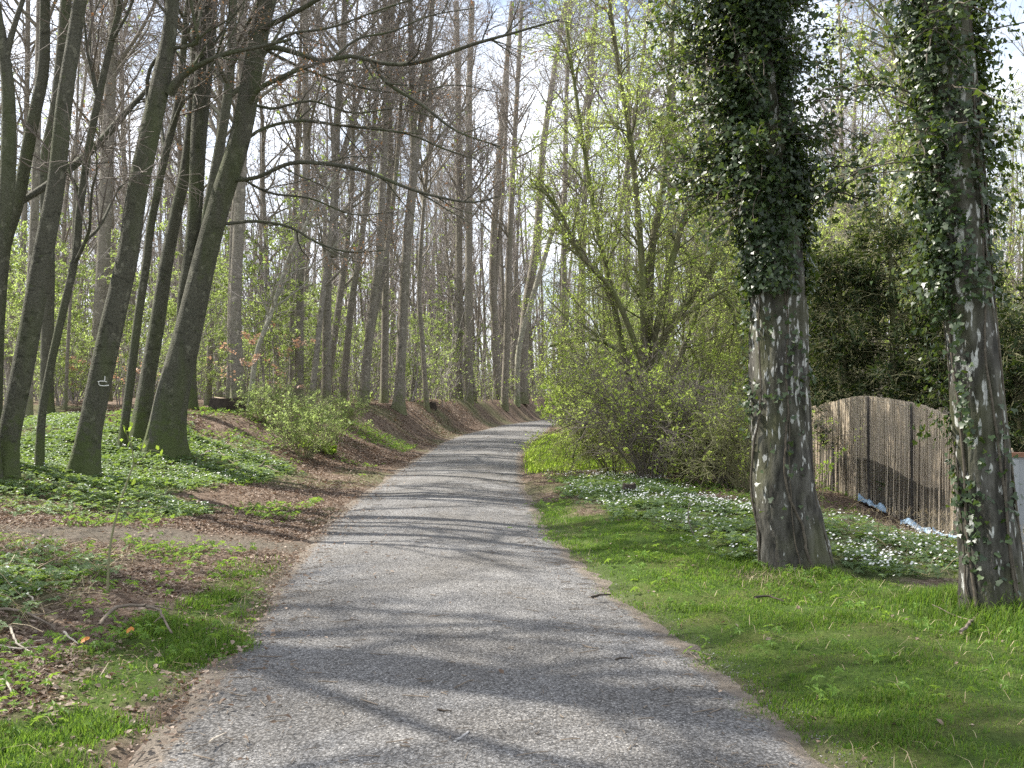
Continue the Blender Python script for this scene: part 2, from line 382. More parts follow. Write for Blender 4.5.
def anem_w(x, y):
    u = Lx(y) - x; v = x - Rx(y); w = wob(x, y, .7, 21) * 2.0
    right = sm((v - np.interp(y, [8, 9.5, 12, 18], [1.9, 1.2, .7, .15]) + w * .5) / .5) * sm((2.6 + w - v) / .5) * sm((y - 8.8 + w) / .8) * sm((18.8 + w - y) / .6)
    right2 = sm((v - 2.0 + w * .5) / .5) * sm((4.6 + w - v) / .8) * sm((y - 8.2 + w) / .6) * sm((11.8 + w - y) / 1)
    left = sm((u - np.interp(y, [11, 13, 17, 22], [2.0, 1.7, 1.3, 1.6]) + w) / .7) * sm((y - 11.8 + w) / .9) * sm((21.5 + w - y) / 2) * sm((wob(x, y, .5, 31) + .22) / .2)
    front = sm((u - 1.0 + w * .6) / .5) * sm((3.0 + w - u) / .7) * sm((y - 5.2) / .6) * sm((9.4 - y) / .8) * .7
    return np.clip(np.maximum(np.maximum(right, right2), np.maximum(left, front)), 0, 1)

# ---------------------------------------------------------------- the setting: ground and path
def build_ground():
    def axis(neg, pos, fine0, fine1, step, growth):
        a = list(np.arange(fine0, fine1 + 1e-6, step)); s = step
        while a[-1] < pos: s *= growth; a.append(a[-1] + s)
        s = step; b = []
        q = fine0
        while q > neg: s *= growth; q -= s; b.append(q)
        return np.array(b[::-1] + a)
    xs = axis(-330, 330, -9, 9, .075, 1.10); ys = axis(-50, 390, 2.8, 26, .085, 1.06)
    X, Y = np.meshgrid(xs, ys); Z = height(X, Y)
    g = Geo(); nx, ny = len(xs), len(ys)
    i = np.arange(nx * ny).reshape(ny, nx)
    g.add(np.stack([X, Y, Z], -1).reshape(-1, 3), np.stack([i[:-1, :-1], i[:-1, 1:], i[1:, 1:], i[1:, :-1]], -1).reshape(-1, 4))
    o = g.build('ground', ground_mat()); tag(o, kind='structure')
    x, y = X.ravel(), Y.ravel()
    u = Lx(y) - x; v = x - Rx(y)
    gr = grass_w(x, y); tr = trail(x, y); an = anem_w(x, y)
    herb = np.clip(an * .8 + sm((fbm(x * .45, y * .45, 77) - .52) / .12) * .55 * (1 - gr), 0, 1)
    c = np.stack([gr, np.clip(np.maximum(tr * .95, .35 * sm((.3 - np.maximum(u, v)) / .4)), 0, 1), herb, np.ones_like(x)], -1)
    a = o.data.color_attributes.new('mask', 'FLOAT_COLOR', 'POINT'); a.data.foreach_set('color', c.astype(np.float32).ravel())
build_ground()
def build_path():
    ys = np.concatenate([np.arange(-8, 24, .11), np.arange(24, 118, .35)])
    l, r = Lx(ys), Rx(ys); k = 44
    t = np.linspace(-.16, 1.16, k)
    X = l[:, None] + (r - l)[:, None] * t[None]; Y = np.repeat(ys[:, None], k, 1)
    off = np.maximum(l[:, None] - X, X - r[:, None])
    jag = (vnoise(X * 2.2, Y * 2.2, 0, 51) - .5) * .34 + (vnoise(X * 7, Y * 7, 0, 52) - .5) * .14
    Z = -.012 + .04 * sm(-off / 1.2) - .075 * sm((off + .16 + jag) / .6) + (vnoise(X * 1.5, Y * 1.5, 0, 53) - .5) * .02
    g = Geo(); i = np.arange(len(ys) * k).reshape(-1, k)
    g.add(np.stack([X, Y, Z], -1).reshape(-1, 3), np.stack([i[:-1, :-1], i[:-1, 1:], i[1:, 1:], i[1:, :-1]], -1).reshape(-1, 4))
    o = g.build('path', path_mat()); tag(o, kind='structure')
    e = sm((off.ravel() + .32) / .5)
    c = np.stack([e, e, e, np.ones_like(e)], -1)
    a = o.data.color_attributes.new('mask', 'FLOAT_COLOR', 'POINT'); a.data.foreach_set('color', c.astype(np.float32).ravel())
build_path()

# ---------------------------------------------------------------- growing trees
def smooth_line(P, R, step):
    """Catmull-Rom through control points, resampled"""
    P = np.asarray(P, float); R = np.asarray(R, float)
    Q = np.concatenate([[2 * P[0] - P[1]], P, [2 * P[-1] - P[-2]]]); W = np.concatenate([[R[0]], R, [R[-1]]])
    out = []; rr = []
    for i in range(1, len(Q) - 2):
        n = max(2, int(np.linalg.norm(Q[i + 1] - Q[i]) / step)); t = np.arange(n)[:, None] / n
        a, b, c, d = Q[i - 1], Q[i], Q[i + 1], Q[i + 2]
        out.append(.5 * (2 * b + (c - a) * t + (2 * a - 5 * b + 4 * c - d) * t ** 2 + (3 * b - a - 3 * c + d) * t ** 3))
        rr.append(W[i] + (W[i + 1] - W[i]) * t[:, 0])
    out.append(P[-1:]); rr.append(R[-1:])
    return np.concatenate(out), np.concatenate(rr)

def trunk_geo(g, P, R, sides=14, flare=.35, rough=.05, seed=0, mat=0, ridge=0.0):
    T = nrm(np.gradient(P, axis=0)); U = nrm(np.cross(T, [[0, 1., 0]])); V = np.cross(T, U)
    a = np.arange(sides) * 2 * math.pi / sides
    s = np.concatenate([[0], np.cumsum(np.linalg.norm(np.diff(P, axis=0), axis=1))])
    ph = seed * 1.7
    f = 1 + flare * np.exp(-s / (R[0] * 2.0))[:, None] * (.6 + .45 * np.cos(5 * a + ph) + .25 * np.cos(3 * a + 2 * ph))[None]
    nz = vnoise(np.cos(a)[None] * 1.6 + 9, np.sin(a)[None] * 1.6 + 7, (s * 1.1)[:, None], seed)
    f = f * (1 + rough * (nz - .5) * 2)
    if ridge:
        rg = vnoise(np.cos(a)[None] * 6 + 9, np.sin(a)[None] * 6 + 7, (s * 3.2)[:, None], seed + 5) + .5 * vnoise(np.cos(a)[None] * 13 + 9, np.sin(a)[None] * 13 + 7, (s * 7)[:, None], seed + 6)
        f = f + ridge * (rg - .75)
    ring = P[:, None] + (R[:, None] * f)[..., None] * (np.cos(a)[None, :, None] * U[:, None] + np.sin(a)[None, :, None] * V[:, None])
    i = np.arange(len(P) * sides).reshape(-1, sides)
    g.add(ring.reshape(-1, 3), np.stack([i[:-1], np.roll(i[:-1], -1, 1), np.roll(i[1:], -1, 1), i[1:]], -1).reshape(-1, 4), mat)
    return g

def grow(S0, D0, Ln, n, wig, trop, rng, droop=0.0):
    P = [S0]; d = nrm(D0)
    for i in range(n):
        d = nrm(d + wig * rng.normal(size=d.shape) + np.array([0, 0, trop - droop * i / n]))
        P.append(P[-1] + d * (Ln / n)[:, None])
    return np.stack(P, 1)
def taper(r0, n, end=.3): return r0[:, None] * np.linspace(1, end, n + 1)[None]

def spawn(P, R, per, t0, t1, a0, a1, rng, flat=1.0, up=0.0):
    Np, n, _ = P.shape; k = np.repeat(np.arange(Np), per)
    t = (t0 + (t1 - t0) * rng.random(len(k))) * (n - 1) * .9999
    i = np.minimum(t.astype(int), n - 2); f = (t - i)[:, None]
    pos = P[k, i] * (1 - f) + P[k, i + 1] * f; T = nrm(P[k, i + 1] - P[k, i])
    rad = R[k, i] * (1 - f[:, 0]) + R[k, i + 1] * f[:, 0]
    v = rng.normal(size=T.shape); v[:, 2] *= flat; v -= (v * T).sum(1, keepdims=True) * T; v = nrm(v)
    th = a0 + (a1 - a0) * rng.random(len(k))[:, None]
    D = np.cos(th) * T + np.sin(th) * v; D[:, 2] += up
    return pos, nrm(D), rad, t / (n - 1), k

def branchwork(g, P1, R1, rng, per=(7, 7, 3), lens=(1.9, .9, .4), rmin=.004, k=(5, 4, 3), mats=(0, 1), flat=.6, droop=.0, wig=.14, ang=(R_(30), R_(65)), up=.0, tub=True):
    """sub-branches on given limbs; returns list of polyline arrays per level"""
    out = []; P, R = P1, R1
    for lv, (m, ln) in enumerate(zip(per, lens)):
        if m <= 0: break
        pos, D, rad, t, kk = spawn(P, R, m, .15 if lv else .2, 1.0, *ang, rng, flat, up)
        n = (5, 4, 3)[lv]
        L = ln * (1.15 - .7 * t) * (.6 + .7 * rng.random(len(t)))
        r0 = np.maximum(np.minimum(rad * .6, ln * .012), rmin)
        Q = grow(pos, D, L, n, wig, .03 * (lv == 0), rng, droop); RR = np.maximum(taper(r0, n, .35), rmin * .7)
        g.tubes(Q, RR, k[lv], mats[min(lv, 1)])
        out.append((Q, RR)); P, R = Q, RR
    return out

LEAF = np.array([[0, -.5, 0], [.32, -.1, .06], [.22, .3, .03], [0, .55, -.04], [-.22, .3, .03], [-.32, -.1, .06]])
LEAF_F = [[0, 1, 2, 3], [0, 3, 4, 5]]
KITE = np.array([[0, -.5, 0], [.3, 0, .05], [0, .5, 0], [-.3, 0, .05]]); KITE_F = [[0, 1, 2, 3]]
IVY = np.array([[0, -.35, 0], [.45, -.42, .05], [.5, .0, .07], [.18, .15, .03], [0, .6, -.05], [-.18, .15, .03], [-.5, .0, .07], [-.45, -.42, .05]])
IVY_F = [[0, 1, 2, 3], [0, 3, 4, 5], [0, 5, 6, 7]]
def frames(nv, scale, rng, spin=None):
    nv = nrm(nv); n = len(nv)
    r = nrm(rng.normal(size=(n, 3)) if spin is None else spin)
    a = nrm(np.cross(r, nv)); b = np.cross(nv, a)
    return np.stack([a, b, nv], -1) * np.asarray(scale).reshape(-1, 1, 1)
def leaves_on(g, P, count, size, rng, mat=0, spread=.05, tv=LEAF, tf=LEAF_F, upb=.6, t0=.2, tuft=3):
    Np, n, _ = P.shape; m = count // tuft; count = m * tuft
    k = rng.integers(0, Np, m); t = (t0 + (1 - t0) * rng.random(m)) * (n - 1) * .999; i = t.astype(int); f = (t - i)[:, None]
    c = P[k, i] * (1 - f) + P[k, i + 1] * f; size = np.repeat(size * (.55 + .9 * rng.random(m)), tuft)
    pos = np.repeat(c, tuft, 0) + rng.normal(size=(count, 3)) * spread
    nv = np.repeat(rng.normal(size=(m, 3)), tuft, 0) * .8 + rng.normal(size=(count, 3)) * .6 + np.array([0, 0, upb])
    g.place(tv, tf, pos, frames(nv, size * (.6 + .8 * rng.random(count)), rng), mat)

def woods_tree(root, P, R, seed, bole=.35, n1=22, l1=3.6, per=(6, 6, 0), lens=(1.7, .8, .4), rmin=.006, sides=16, bmat='beech', tmat='twig', flare=.6, a1=(R_(35), R_(60)), leafm=None, nleaf=0, lsize=.06, extra=None, up=.12, rough=.06):
    rng = np.random.default_rng(seed)
    trunk_geo(Geo_ := Geo(), P, R, sides, flare, rough, seed)
    tr = Geo_.build('trunk', M[bmat], root)
    g = Geo()
    pos, D, rad, t, _ = spawn(P[None], R[None], n1, bole, .98, *a1, rng, .7, up)
    Ln = l1 * (1.2 - .8 * (t - bole) / (1 - bole)) * (.6 + .6 * rng.random(n1))
    Q = grow(pos, D, Ln, 9, .11, .07, rng); RR = np.maximum(taper(np.minimum(rad * .55, .012 + Ln * .014), 9, .25), rmin)
    g.tubes(Q, RR, 7, 0)
    lv = branchwork(g, Q, RR, rng, per, lens, rmin, mats=(1, 1))
    g.build('crown', [M[bmat], M[tmat]], root)
    if leafm and nleaf:
        h = Geo(); leaves_on(h, lv[-1][0], nleaf, lsize, rng); h.build('foliage', M[leafm], root)
    return lv

def traced(name, label, cat, pts, d=None, H=18.0, seed=1, limbs=(), group=None, drift=0.0, step=.22, top_r=.25, **kw):
    """pts: (px, py, width px) from the base upwards, in a plane at the tree's own depth"""
    rng = np.random.default_rng(seed)
    if d is None: x0, d = ground_at(pts[0][0], pts[0][1])
    x0 = (pts[0][0] - CX) / F * d; z0 = gz(x0, d)
    if kw.get('bmat', 'beech') == 'beech': pts = [(a, b, w * .87) for a, b, w in pts]
    P = [np.array([x0, d, z0 - .12])]; R = [pts[0][2] * d / F / 2]
    for (px, py, w) in pts[1:]:
        q = P3(px, py, d); q[1] += drift * (q[2] - z0); q[0] = (px - CX) / F * q[1]; q[2] = EYE - (py - HY) / F * q[1]
        P.append(q); R.append(w * d / F / 2)
    dirn = nrm((P[-1] - P[-2]) if len(P) > 2 else P[-1] - P[0])
    zt = P[-1][2]; r = R[-1]; n = 0
    while P[-1][2] < z0 + H and n < 12:
        dirn = nrm(dirn + np.array([rng.normal() * .08, rng.normal() * .08, .12])); P.append(P[-1] + dirn * 1.6); n += 1
        R.append(r * max(top_r * .4, 1 - (P[-1][2] - zt) / (z0 + H - zt + .5) * .9))
    Ps, Rs = smooth_line(P, R, step)
    root = thing(name, (x0, d, z0), label, cat, group)
    woods_tree(root, Ps, Rs, seed, **kw)
    for j, L in enumerate(limbs):
        Pl = [P3(px, py, d + dd) for (px, py, w, dd) in L]; Rl = [w * .76 * d / F / 2 if w < 12 else w * d / F / 2 for (_, _, w, _) in L]
        a, b = smooth_line(Pl, Rl, .16)
        g = Geo(); g.tubes(a[None], b[None], 8, 0); lvq = None
        if kw.get('limb_twigs', True) is not None:
            m = max(4, int(len(a) * .34))
            lvq = branchwork(g, a[None], b[None], np.random.default_rng(seed * 31 + j), (m, 6, 4), (1.3, .65, .3), .0034, mats=(0, 1), up=.05)
        lb = g.build('limb', [M[kw.get('bmat', 'beech')], M['twig']], root)
        if lvq:
            h = Geo(); leaves_on(h, lvq[-1][0], 160, .032, np.random.default_rng(seed * 7 + j)); f_ = h.build('foliage', M['bud'], root)
    return root, d

# -- the near beeches on the left
NB = dict(per=(5, 6, 2), lens=(2.0, .9, .4), rmin=.0036, n1=17, l1=4.0, sides=20, leafm='bud', nleaf=1200, lsize=.035)
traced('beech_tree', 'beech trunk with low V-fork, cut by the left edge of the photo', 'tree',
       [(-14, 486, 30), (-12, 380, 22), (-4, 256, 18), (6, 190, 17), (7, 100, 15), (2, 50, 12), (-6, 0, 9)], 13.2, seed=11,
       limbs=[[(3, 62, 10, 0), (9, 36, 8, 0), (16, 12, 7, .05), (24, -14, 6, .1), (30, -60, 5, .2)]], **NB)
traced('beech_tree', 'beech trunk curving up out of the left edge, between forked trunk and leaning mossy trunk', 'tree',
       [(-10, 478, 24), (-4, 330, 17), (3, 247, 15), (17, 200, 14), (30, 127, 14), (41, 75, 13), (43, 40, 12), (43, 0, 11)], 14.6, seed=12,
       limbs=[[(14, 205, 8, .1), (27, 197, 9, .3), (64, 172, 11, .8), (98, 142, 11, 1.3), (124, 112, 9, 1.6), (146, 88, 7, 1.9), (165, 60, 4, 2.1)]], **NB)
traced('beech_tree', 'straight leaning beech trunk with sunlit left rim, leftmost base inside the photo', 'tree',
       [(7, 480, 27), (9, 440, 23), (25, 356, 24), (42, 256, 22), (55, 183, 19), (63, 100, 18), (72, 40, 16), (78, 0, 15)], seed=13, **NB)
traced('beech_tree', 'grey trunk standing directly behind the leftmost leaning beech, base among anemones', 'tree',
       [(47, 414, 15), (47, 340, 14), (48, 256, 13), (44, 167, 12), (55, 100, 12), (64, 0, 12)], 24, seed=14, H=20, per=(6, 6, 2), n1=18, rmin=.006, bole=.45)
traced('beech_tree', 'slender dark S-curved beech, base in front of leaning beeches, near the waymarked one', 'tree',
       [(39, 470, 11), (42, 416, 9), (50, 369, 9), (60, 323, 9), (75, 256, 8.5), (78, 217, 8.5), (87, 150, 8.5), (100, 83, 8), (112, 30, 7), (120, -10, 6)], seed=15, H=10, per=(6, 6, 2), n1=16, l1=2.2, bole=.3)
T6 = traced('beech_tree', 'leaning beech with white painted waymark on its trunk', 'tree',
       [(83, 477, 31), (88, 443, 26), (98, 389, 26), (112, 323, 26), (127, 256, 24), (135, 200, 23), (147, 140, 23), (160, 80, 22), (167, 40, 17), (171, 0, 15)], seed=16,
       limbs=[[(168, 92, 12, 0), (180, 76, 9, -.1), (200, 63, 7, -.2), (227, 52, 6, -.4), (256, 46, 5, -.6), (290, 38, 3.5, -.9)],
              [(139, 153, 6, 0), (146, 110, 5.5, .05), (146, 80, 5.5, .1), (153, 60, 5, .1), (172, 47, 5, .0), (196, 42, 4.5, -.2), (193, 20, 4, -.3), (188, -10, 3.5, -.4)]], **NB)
traced('beech_tree', 'thin dark beech pole between the waymarked beech and the big double beech', 'tree',
       [(122, 449, 12), (125, 423, 10), (130, 383, 10), (138, 316, 9.5), (147, 256, 9), (150, 227, 9), (163, 160, 8.5), (177, 100, 8), (187, 0, 7)], seed=17, H=13, per=(6, 6, 2), n1=16, l1=2.4)
traced('beech_tree', 'leaning sunlit-edged beech just left of the big double-stemmed beech', 'tree',
       [(139, 441, 22), (147, 383, 18), (157, 323, 17), (166, 262, 15), (176, 210, 13.5), (185, 167, 13), (192, 100, 11), (194, 40, 10), (195, 0, 9)], 18.2, seed=18, **NB)
x10, d10 = ground_at(163, 458)
T10 = traced('beech_tree', 'thickest left beech, double-stemmed, with long bare limbs reaching over the path', 'tree',
       [(163, 458, 42), (165, 438, 37), (173, 390, 35), (190, 323, 30), (205, 256, 26), (220, 200, 25), (240, 133, 24), (252, 67, 22), (262, 20, 19), (272, -20, 17)], d10, seed=19,
       limbs=[[(179, 330, 10, .1), (184, 290, 13, .15), (190, 256, 15, .2), (195, 200, 15, .25), (198, 133, 17, .3), (203, 67, 19, .35), (207, 0, 19, .4), (213, -80, 17, .5), (216, -180, 13, .6), (222, -290, 9, .7), (225, -400, 4, .8)],
              [(253, 50, 10, 0), (272, 46, 7.5, -.1), (299, 53, 6.5, -.25), (323, 60, 6.5, -.4), (349, 55, 5.5, -.5), (389, 63, 5, -.7), (423, 60, 5.5, -.9), (473, 43, 4.5, -1.2), (512, 32, 3.5, -1.4), (560, 18, 2, -1.6)],
              [(242, 118, 7, 0), (256, 90, 6.5, -.2), (275, 79, 6, -.3), (299, 68, 6, -.35), (325, 60, 5, -.42)],
              [(236, 152, 5, 0), (256, 131, 4.5, .2), (296, 120, 4.5, .5), (343, 125, 4, .8), (406, 133, 3.2, 1.1), (443, 148, 2.6, 1.4), (480, 160, 1.6, 1.6)],
              [(230, 180, 6, 0), (256, 177, 5.5, -.2), (289, 163, 5.5, -.4), (323, 163, 5, -.6), (363, 170, 4.8, -.8), (406, 187, 4, -1.1), (440, 197, 3, -1.3), (473, 202, 2.2, -1.5), (500, 196, 1.4, -1.6)],
              [(222, 224, 4.5, 0), (256, 221, 4, .3), (290, 227, 3.8, .5), (318, 243, 3.2, .7), (350, 252, 2.4, .9), (385, 250, 1.5, 1.1)],
              [(257, 32, 8, 0), (272, 22, 7, -.2), (292, 12, 6.5, -.4), (320, -4, 5, -.6), (360, -30, 3, -.9)],
              [(246, 100, 4.5, .3), (270, 108, 4, .6), (310, 100, 3.4, 1.0), (352, 112, 2.6, 1.4), (398, 108, 2, 1.8), (440, 118, 1.4, 2.1)],
              [(252, 62, 4.5, .1), (286, 34, 4, .3), (330, 26, 3.4, .6), (380, 8, 2.8, .9), (430, -8, 2, 1.2)],
              [(256, 44, 5, .2), (300, 66, 4, .8), (350, 84, 3.2, 1.4), (405, 92, 2.4, 2.0), (455, 84, 1.8, 2.4), (500, 92, 1.3, 2.7)],
              [(330, 60, 4, -.4), (356, 38, 3.2, -.3), (392, 30, 2.6, -.1), (430, 14, 2, .1), (478, 6, 1.4, .3)],
              [(232, 172, 4, .2), (268, 192, 3.4, .6), (310, 198, 2.8, 1.0), (352, 214, 2, 1.4), (392, 212, 1.4, 1.7)],
              [(370, 60, 5, -.6), (387, 82, 4.5, -.7), (423, 105, 4, -.9), (456, 130, 3, -1.0), (500, 146, 2, -1.2)]], **NB)
traced('beech_tree', 'trunk half hidden behind the right side of the big double-stemmed beech', 'tree',
       [(190, 421, 16), (191, 356, 13), (200, 256, 12), (226, 100, 11), (232, 0, 10)], 23.5, seed=20, H=19, per=(6, 6, 2), n1=18, rmin=.006)
# beeches standing just outside the photo on the left; their shade falls across the path
def left_beeches():
    rng = np.random.default_rng(77); first = None
    P, R = smooth_line([np.array([0, 0, -.15]), np.array([.1, 0, 4]), np.array([.5, .1, 9]), np.array([.7, .3, 14]), np.array([1.2, .2, 19])], [.24, .20, .16, .10, .03], .4)
    for i, (x, y, lab) in enumerate([(-7.4, 8.6, 'beech just beyond the left edge whose shade crosses the path foreground'), (-9.6, 10.6, 'beech beyond the left edge, behind the nearest shading one'), (-12.4, 12.2, 'beech further left beyond the photo edge, third outward'), (-8.6, 6.2, 'beech beyond the left edge, level with the foreground sticks'), (-6.6, 5.9, 'beech outside the photo closest to the foreground grass'), (-15.5, 12.5, 'outermost beech beyond the left edge')]):
        z = gz(x, y)
        if first is None:
            first = thing('beech_tree', (0, 0, 0), lab, 'tree', 'beeches beyond the left edge'); woods_tree(first, P, R, 78, **dict(NB, n1=24, bole=.3))
            first.location = (x, y, z); o = first
        else: o = dup(first, (x, y, z), rng.random() * 6.28, (.9 + .2 * rng.random(),) * 3, lab)
left_beeches()
# painted waymark on the leaning beech: a hooked white line
def waymark():
    root, d = T6
    g = Geo(); r = 25 * .87 * d / F / 2
    def at(px, py):
        # trunk centre line near here
        c = np.interp(py, [323, 389, 443], [112, 98, 88]); s = np.clip((px - c) / 11.6, -.94, .94)
        return np.array([(px - CX) / F * (d), d - r * math.sqrt(1 - s * s) * 1.03 - .012, EYE - (py - HY) / F * d])
    line = [(108.6, 376.3), (108.4, 379), (107.8, 381.4)], [(102.6, 381.8), (105, 381.3), (107.8, 381.4), (109.4, 382.2)], [(103.3, 381.8), (103.3, 384.2), (104.6, 385.8), (107.5, 386), (110.6, 385.4)]
    for ln in line:
        P = np.array([at(*p) for p in ln]); g.tubes(P[None], np.full((1, len(P)), .0085), 5, 0)
    g.build('painted_waymark', M['paint'], root)
waymark()

# -- middle distance trunks
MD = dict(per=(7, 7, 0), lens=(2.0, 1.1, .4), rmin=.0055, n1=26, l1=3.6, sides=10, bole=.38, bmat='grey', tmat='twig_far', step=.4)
mid = [
 ('upright grey trunk just left of the twin-looking pair by the stump shrub', [(299, 388, 13), (300, 256, 11), (306, 170, 10), (305, 100, 9), (304, 0, 7)], 33),
 ('straight grey trunk directly behind the green shrub, thickest above it', [(326, 374, 13), (328, 256, 11.5), (333, 256, 11), (336, 133, 10), (341, 67, 9), (344, 0, 8)], 34),
 ('leaning grey trunk crossing in front of the trunks right of the green shrub', [(342, 374, 10), (350, 315, 9), (359, 256, 8), (366, 200, 7.5), (372, 140, 6), (380, 60, 5)], 36),
 ('flare-based trunk on the left end of the leafy bank, slanting right', [(364, 400, 15), (366, 370, 12), (372, 310, 11.5), (379, 256, 11), (383, 167, 9), (388, 67, 8), (393, 0, 7)], 35),
 ('trunk tight against the left side of the thickest bank-top trunk', [(384, 396, 11), (385, 330, 10), (386, 256, 9), (390, 150, 8), (384, 0, 6)], 38),
 ('thickest trunk on top of the leafy bank, forking into two high up', [(398, 405, 17), (400, 380, 13.5), (406, 256, 12.5), (411, 200, 12), (414, 160, 11), (412, 100, 9), (410, 0, 6)], 36),
 ('thin crooked trunk on the bank between thickest bank trunk and twin straight trunks', [(427, 394, 7), (423, 350, 6.5), (419, 290, 6), (424, 200, 5), (431, 120, 4), (430, 0, 3)], 41),
 ('left one of the twin straight trunks standing behind the bank', [(459, 398, 11), (459, 256, 9.5), (458, 100, 8), (456, 0, 7)], 54),
 ('right one of the twin straight trunks standing behind the bank', [(468, 402, 12), (469, 256, 10), (469, 100, 8.5), (472, 0, 7)], 53),
 ('curved trunk second left of the path bend', [(498, 404, 11), (495, 330, 10.5), (493, 256, 10), (501, 133, 8), (512, 0, 6)], 62),
 ('slim trunk at the path bend where the path disappears', [(504, 414, 10), (507, 330, 9), (509, 256, 8.5), (514, 150, 7), (522, 0, 5)], 59),
 ('thin grey pole left of the upright trunk near the pale leaning sapling', [(291, 385, 7), (293, 256, 6), (298, 100, 5), (301, 0, 4)], 37),
 ('tall grey trunk behind the stump', [(231, 395, 14), (233, 256, 12.5), (237, 183, 12), (240, 67, 10), (243, 0, 8)], 30),
 ('narrow grey trunk left of the tall trunk behind the stump', [(208, 395, 9), (213, 256, 8), (218, 130, 7), (222, 0, 6)], 35),
 ('rough wide trunk seen between waymarked beech and leftmost beeches', [(97, 398, 21), (99, 330, 19), (103, 256, 18), (106, 157, 17), (110, 60, 14), (114, 0, 11)], 28),
 ('slim background trunk right behind the leftmost leaning beech', [(15, 396, 9), (17, 343, 8.5), (22, 256, 8), (25, 120, 7), (26, 0, 6)], 31),
 ('stout trunk with base hidden behind the leftmost leaning beech', [(28, 426, 14), (28, 390, 13), (30, 300, 12), (34, 200, 11), (38, 0, 9)], 21.5),
 ('thin straight pole between slender curved beech and waymarked beech', [(65, 410, 5), (68, 340, 4.5), (72, 256, 4), (76, 100, 3), (80, 0, 2)], 25),
 ('thick dark trunk right of the path bend, partly behind pale leaning birch', [(522, 394, 15), (525, 320, 13), (537, 240, 11), (543, 150, 9), (556, 60, 7), (566, 0, 6)], 65),
 ('straight slim trunk behind green bushes right of the path bend', [(562, 392, 8), (564, 256, 7), (566, 120, 6), (570, 0, 5)], 49),
 ('straight slim trunk left of the leafy hazel', [(582, 388, 9), (583, 256, 7.5), (588, 130, 6), (597, 0, 5)], 47),
 ('slender trunk fanning upwards just left of leafy hazel', [(602, 400, 8), (606, 300, 7), (622, 200, 6), (640, 80, 5), (650, 0, 4)], 36),
 ('tall trunk rising behind the leafy hazel', [(668, 400, 13), (669, 300, 11), (671, 213, 10), (673, 120, 9), (672, 33, 8), (674, 0, 7)], 33),
 ('thin trunk right behind hazel, near ivy-clad birch', [(700, 400, 8), (704, 300, 7), (712, 200, 6), (705, 100, 5), (716, 0, 4)], 31),
]
forks = {5: [[(413, 180, 9, 0), (420, 130, 8, .2), (427, 60, 7, .4), (433, -10, 6, .5), (436, -80, 4, .6)]],
         3: [[(366, 370, 9, .1), (372, 330, 8, .5), (385, 260, 7, .9), (395, 180, 6, 1.2), (402, 80, 5, 1.5)]],
         1: [[(334, 180, 8, 0), (352, 120, 6.5, .2), (367, 60, 5, .5), (376, 0, 4, .7)]],
         9: [[(494, 300, 7, 0), (500, 230, 6, .2), (505, 150, 5, .4), (508, 60, 4, .5)]]}
for i, (lab, pts, d) in enumerate(mid):
    pts = [(a, b, w * .74) for a, b, w in pts]
    kw = dict(MD)
    if i in (19, 20, 21, 22, 23): kw.update(leafm='hazel', nleaf=900, lsize=.07)
    if 300 < pts[0][0] < 520: kw.update(leafm='bud', nleaf=420, lsize=.05)
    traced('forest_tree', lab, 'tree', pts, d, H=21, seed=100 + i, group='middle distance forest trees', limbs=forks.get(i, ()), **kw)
# pale slender leaning stems
traced('birch_sapling', 'slender pale sapling leaning right, rising beside the stump', 'sapling',
       [(249, 399, 6), (256, 356, 5), (272, 310, 4.5), (289, 256, 4), (300, 235, 3.6), (318, 200, 3), (337, 172, 2)], 25, H=5.5, seed=140,
       per=(4, 4, 0), n1=10, l1=1.5, bmat='pale', tmat='twig_far', bole=.3, rmin=.005, sides=8, leafm='copper', nleaf=60, lsize=.05,
       limbs=[[(268, 318, 3, 0), (290, 275, 2.4, .2), (318, 262, 2, .4), (355, 222, 1.5, .5)]])
traced('birch_tree', 'pale slender birch leaning right at the path bend', 'tree',
       [(517, 384, 6), (519, 349, 5.5), (532, 300, 5.2), (545, 256, 5), (560, 205, 4.5), (575, 150, 4), (588, 90, 3)], 63, H=19, seed=141,
       per=(5, 5, 0), n1=14, l1=2.2, bmat='pale', tmat='twig_far', rmin=.008, sides=8, leafm='spring_far', nleaf=300, lsize=.07)

# ---------------------------------------------------------------- wood behind: copies of a few trees with their own trunk and crown
def proto_tree(seed, H, r, leafm, nleaf, lean=.3, bole=.22, n1=26, l1=3.0, rmin=.0065, bmat='grey'):
    rng = np.random.default_rng(seed)
    P = [np.array([0, 0, -.15])]; d = np.array([rng.normal() * .06, rng.normal() * .06, 1.]); 
    for i in range(9):
        d = nrm(d + np.array([rng.normal() * .05 * lean * 3, rng.normal() * .05 * lean * 3, .15])); P.append(P[-1] + d * H / 9)
    R = r * .85 * np.linspace(1, .12, 10)
    Ps, Rs = smooth_line(P, R, .7)
    root = thing('forest_tree', (0, 0, 0), 'x', 'tree', 'slender trees of the wood behind')
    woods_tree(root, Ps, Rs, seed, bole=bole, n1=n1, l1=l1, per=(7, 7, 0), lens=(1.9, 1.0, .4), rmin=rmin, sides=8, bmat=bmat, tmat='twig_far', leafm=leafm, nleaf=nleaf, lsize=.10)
    return root
protos = [proto_tree(201, 19, .17, None, 0), proto_tree(202, 21, .20, 'bud', 350), proto_tree(203, 17, .13, 'spring_far', 500, .5), proto_tree(204, 22, .23, None, 0, .2, .45),
          proto_tree(205, 15, .10, 'spring_far', 700, .7, .25), proto_tree(206, 20, .16, 'bud', 250, .5)]
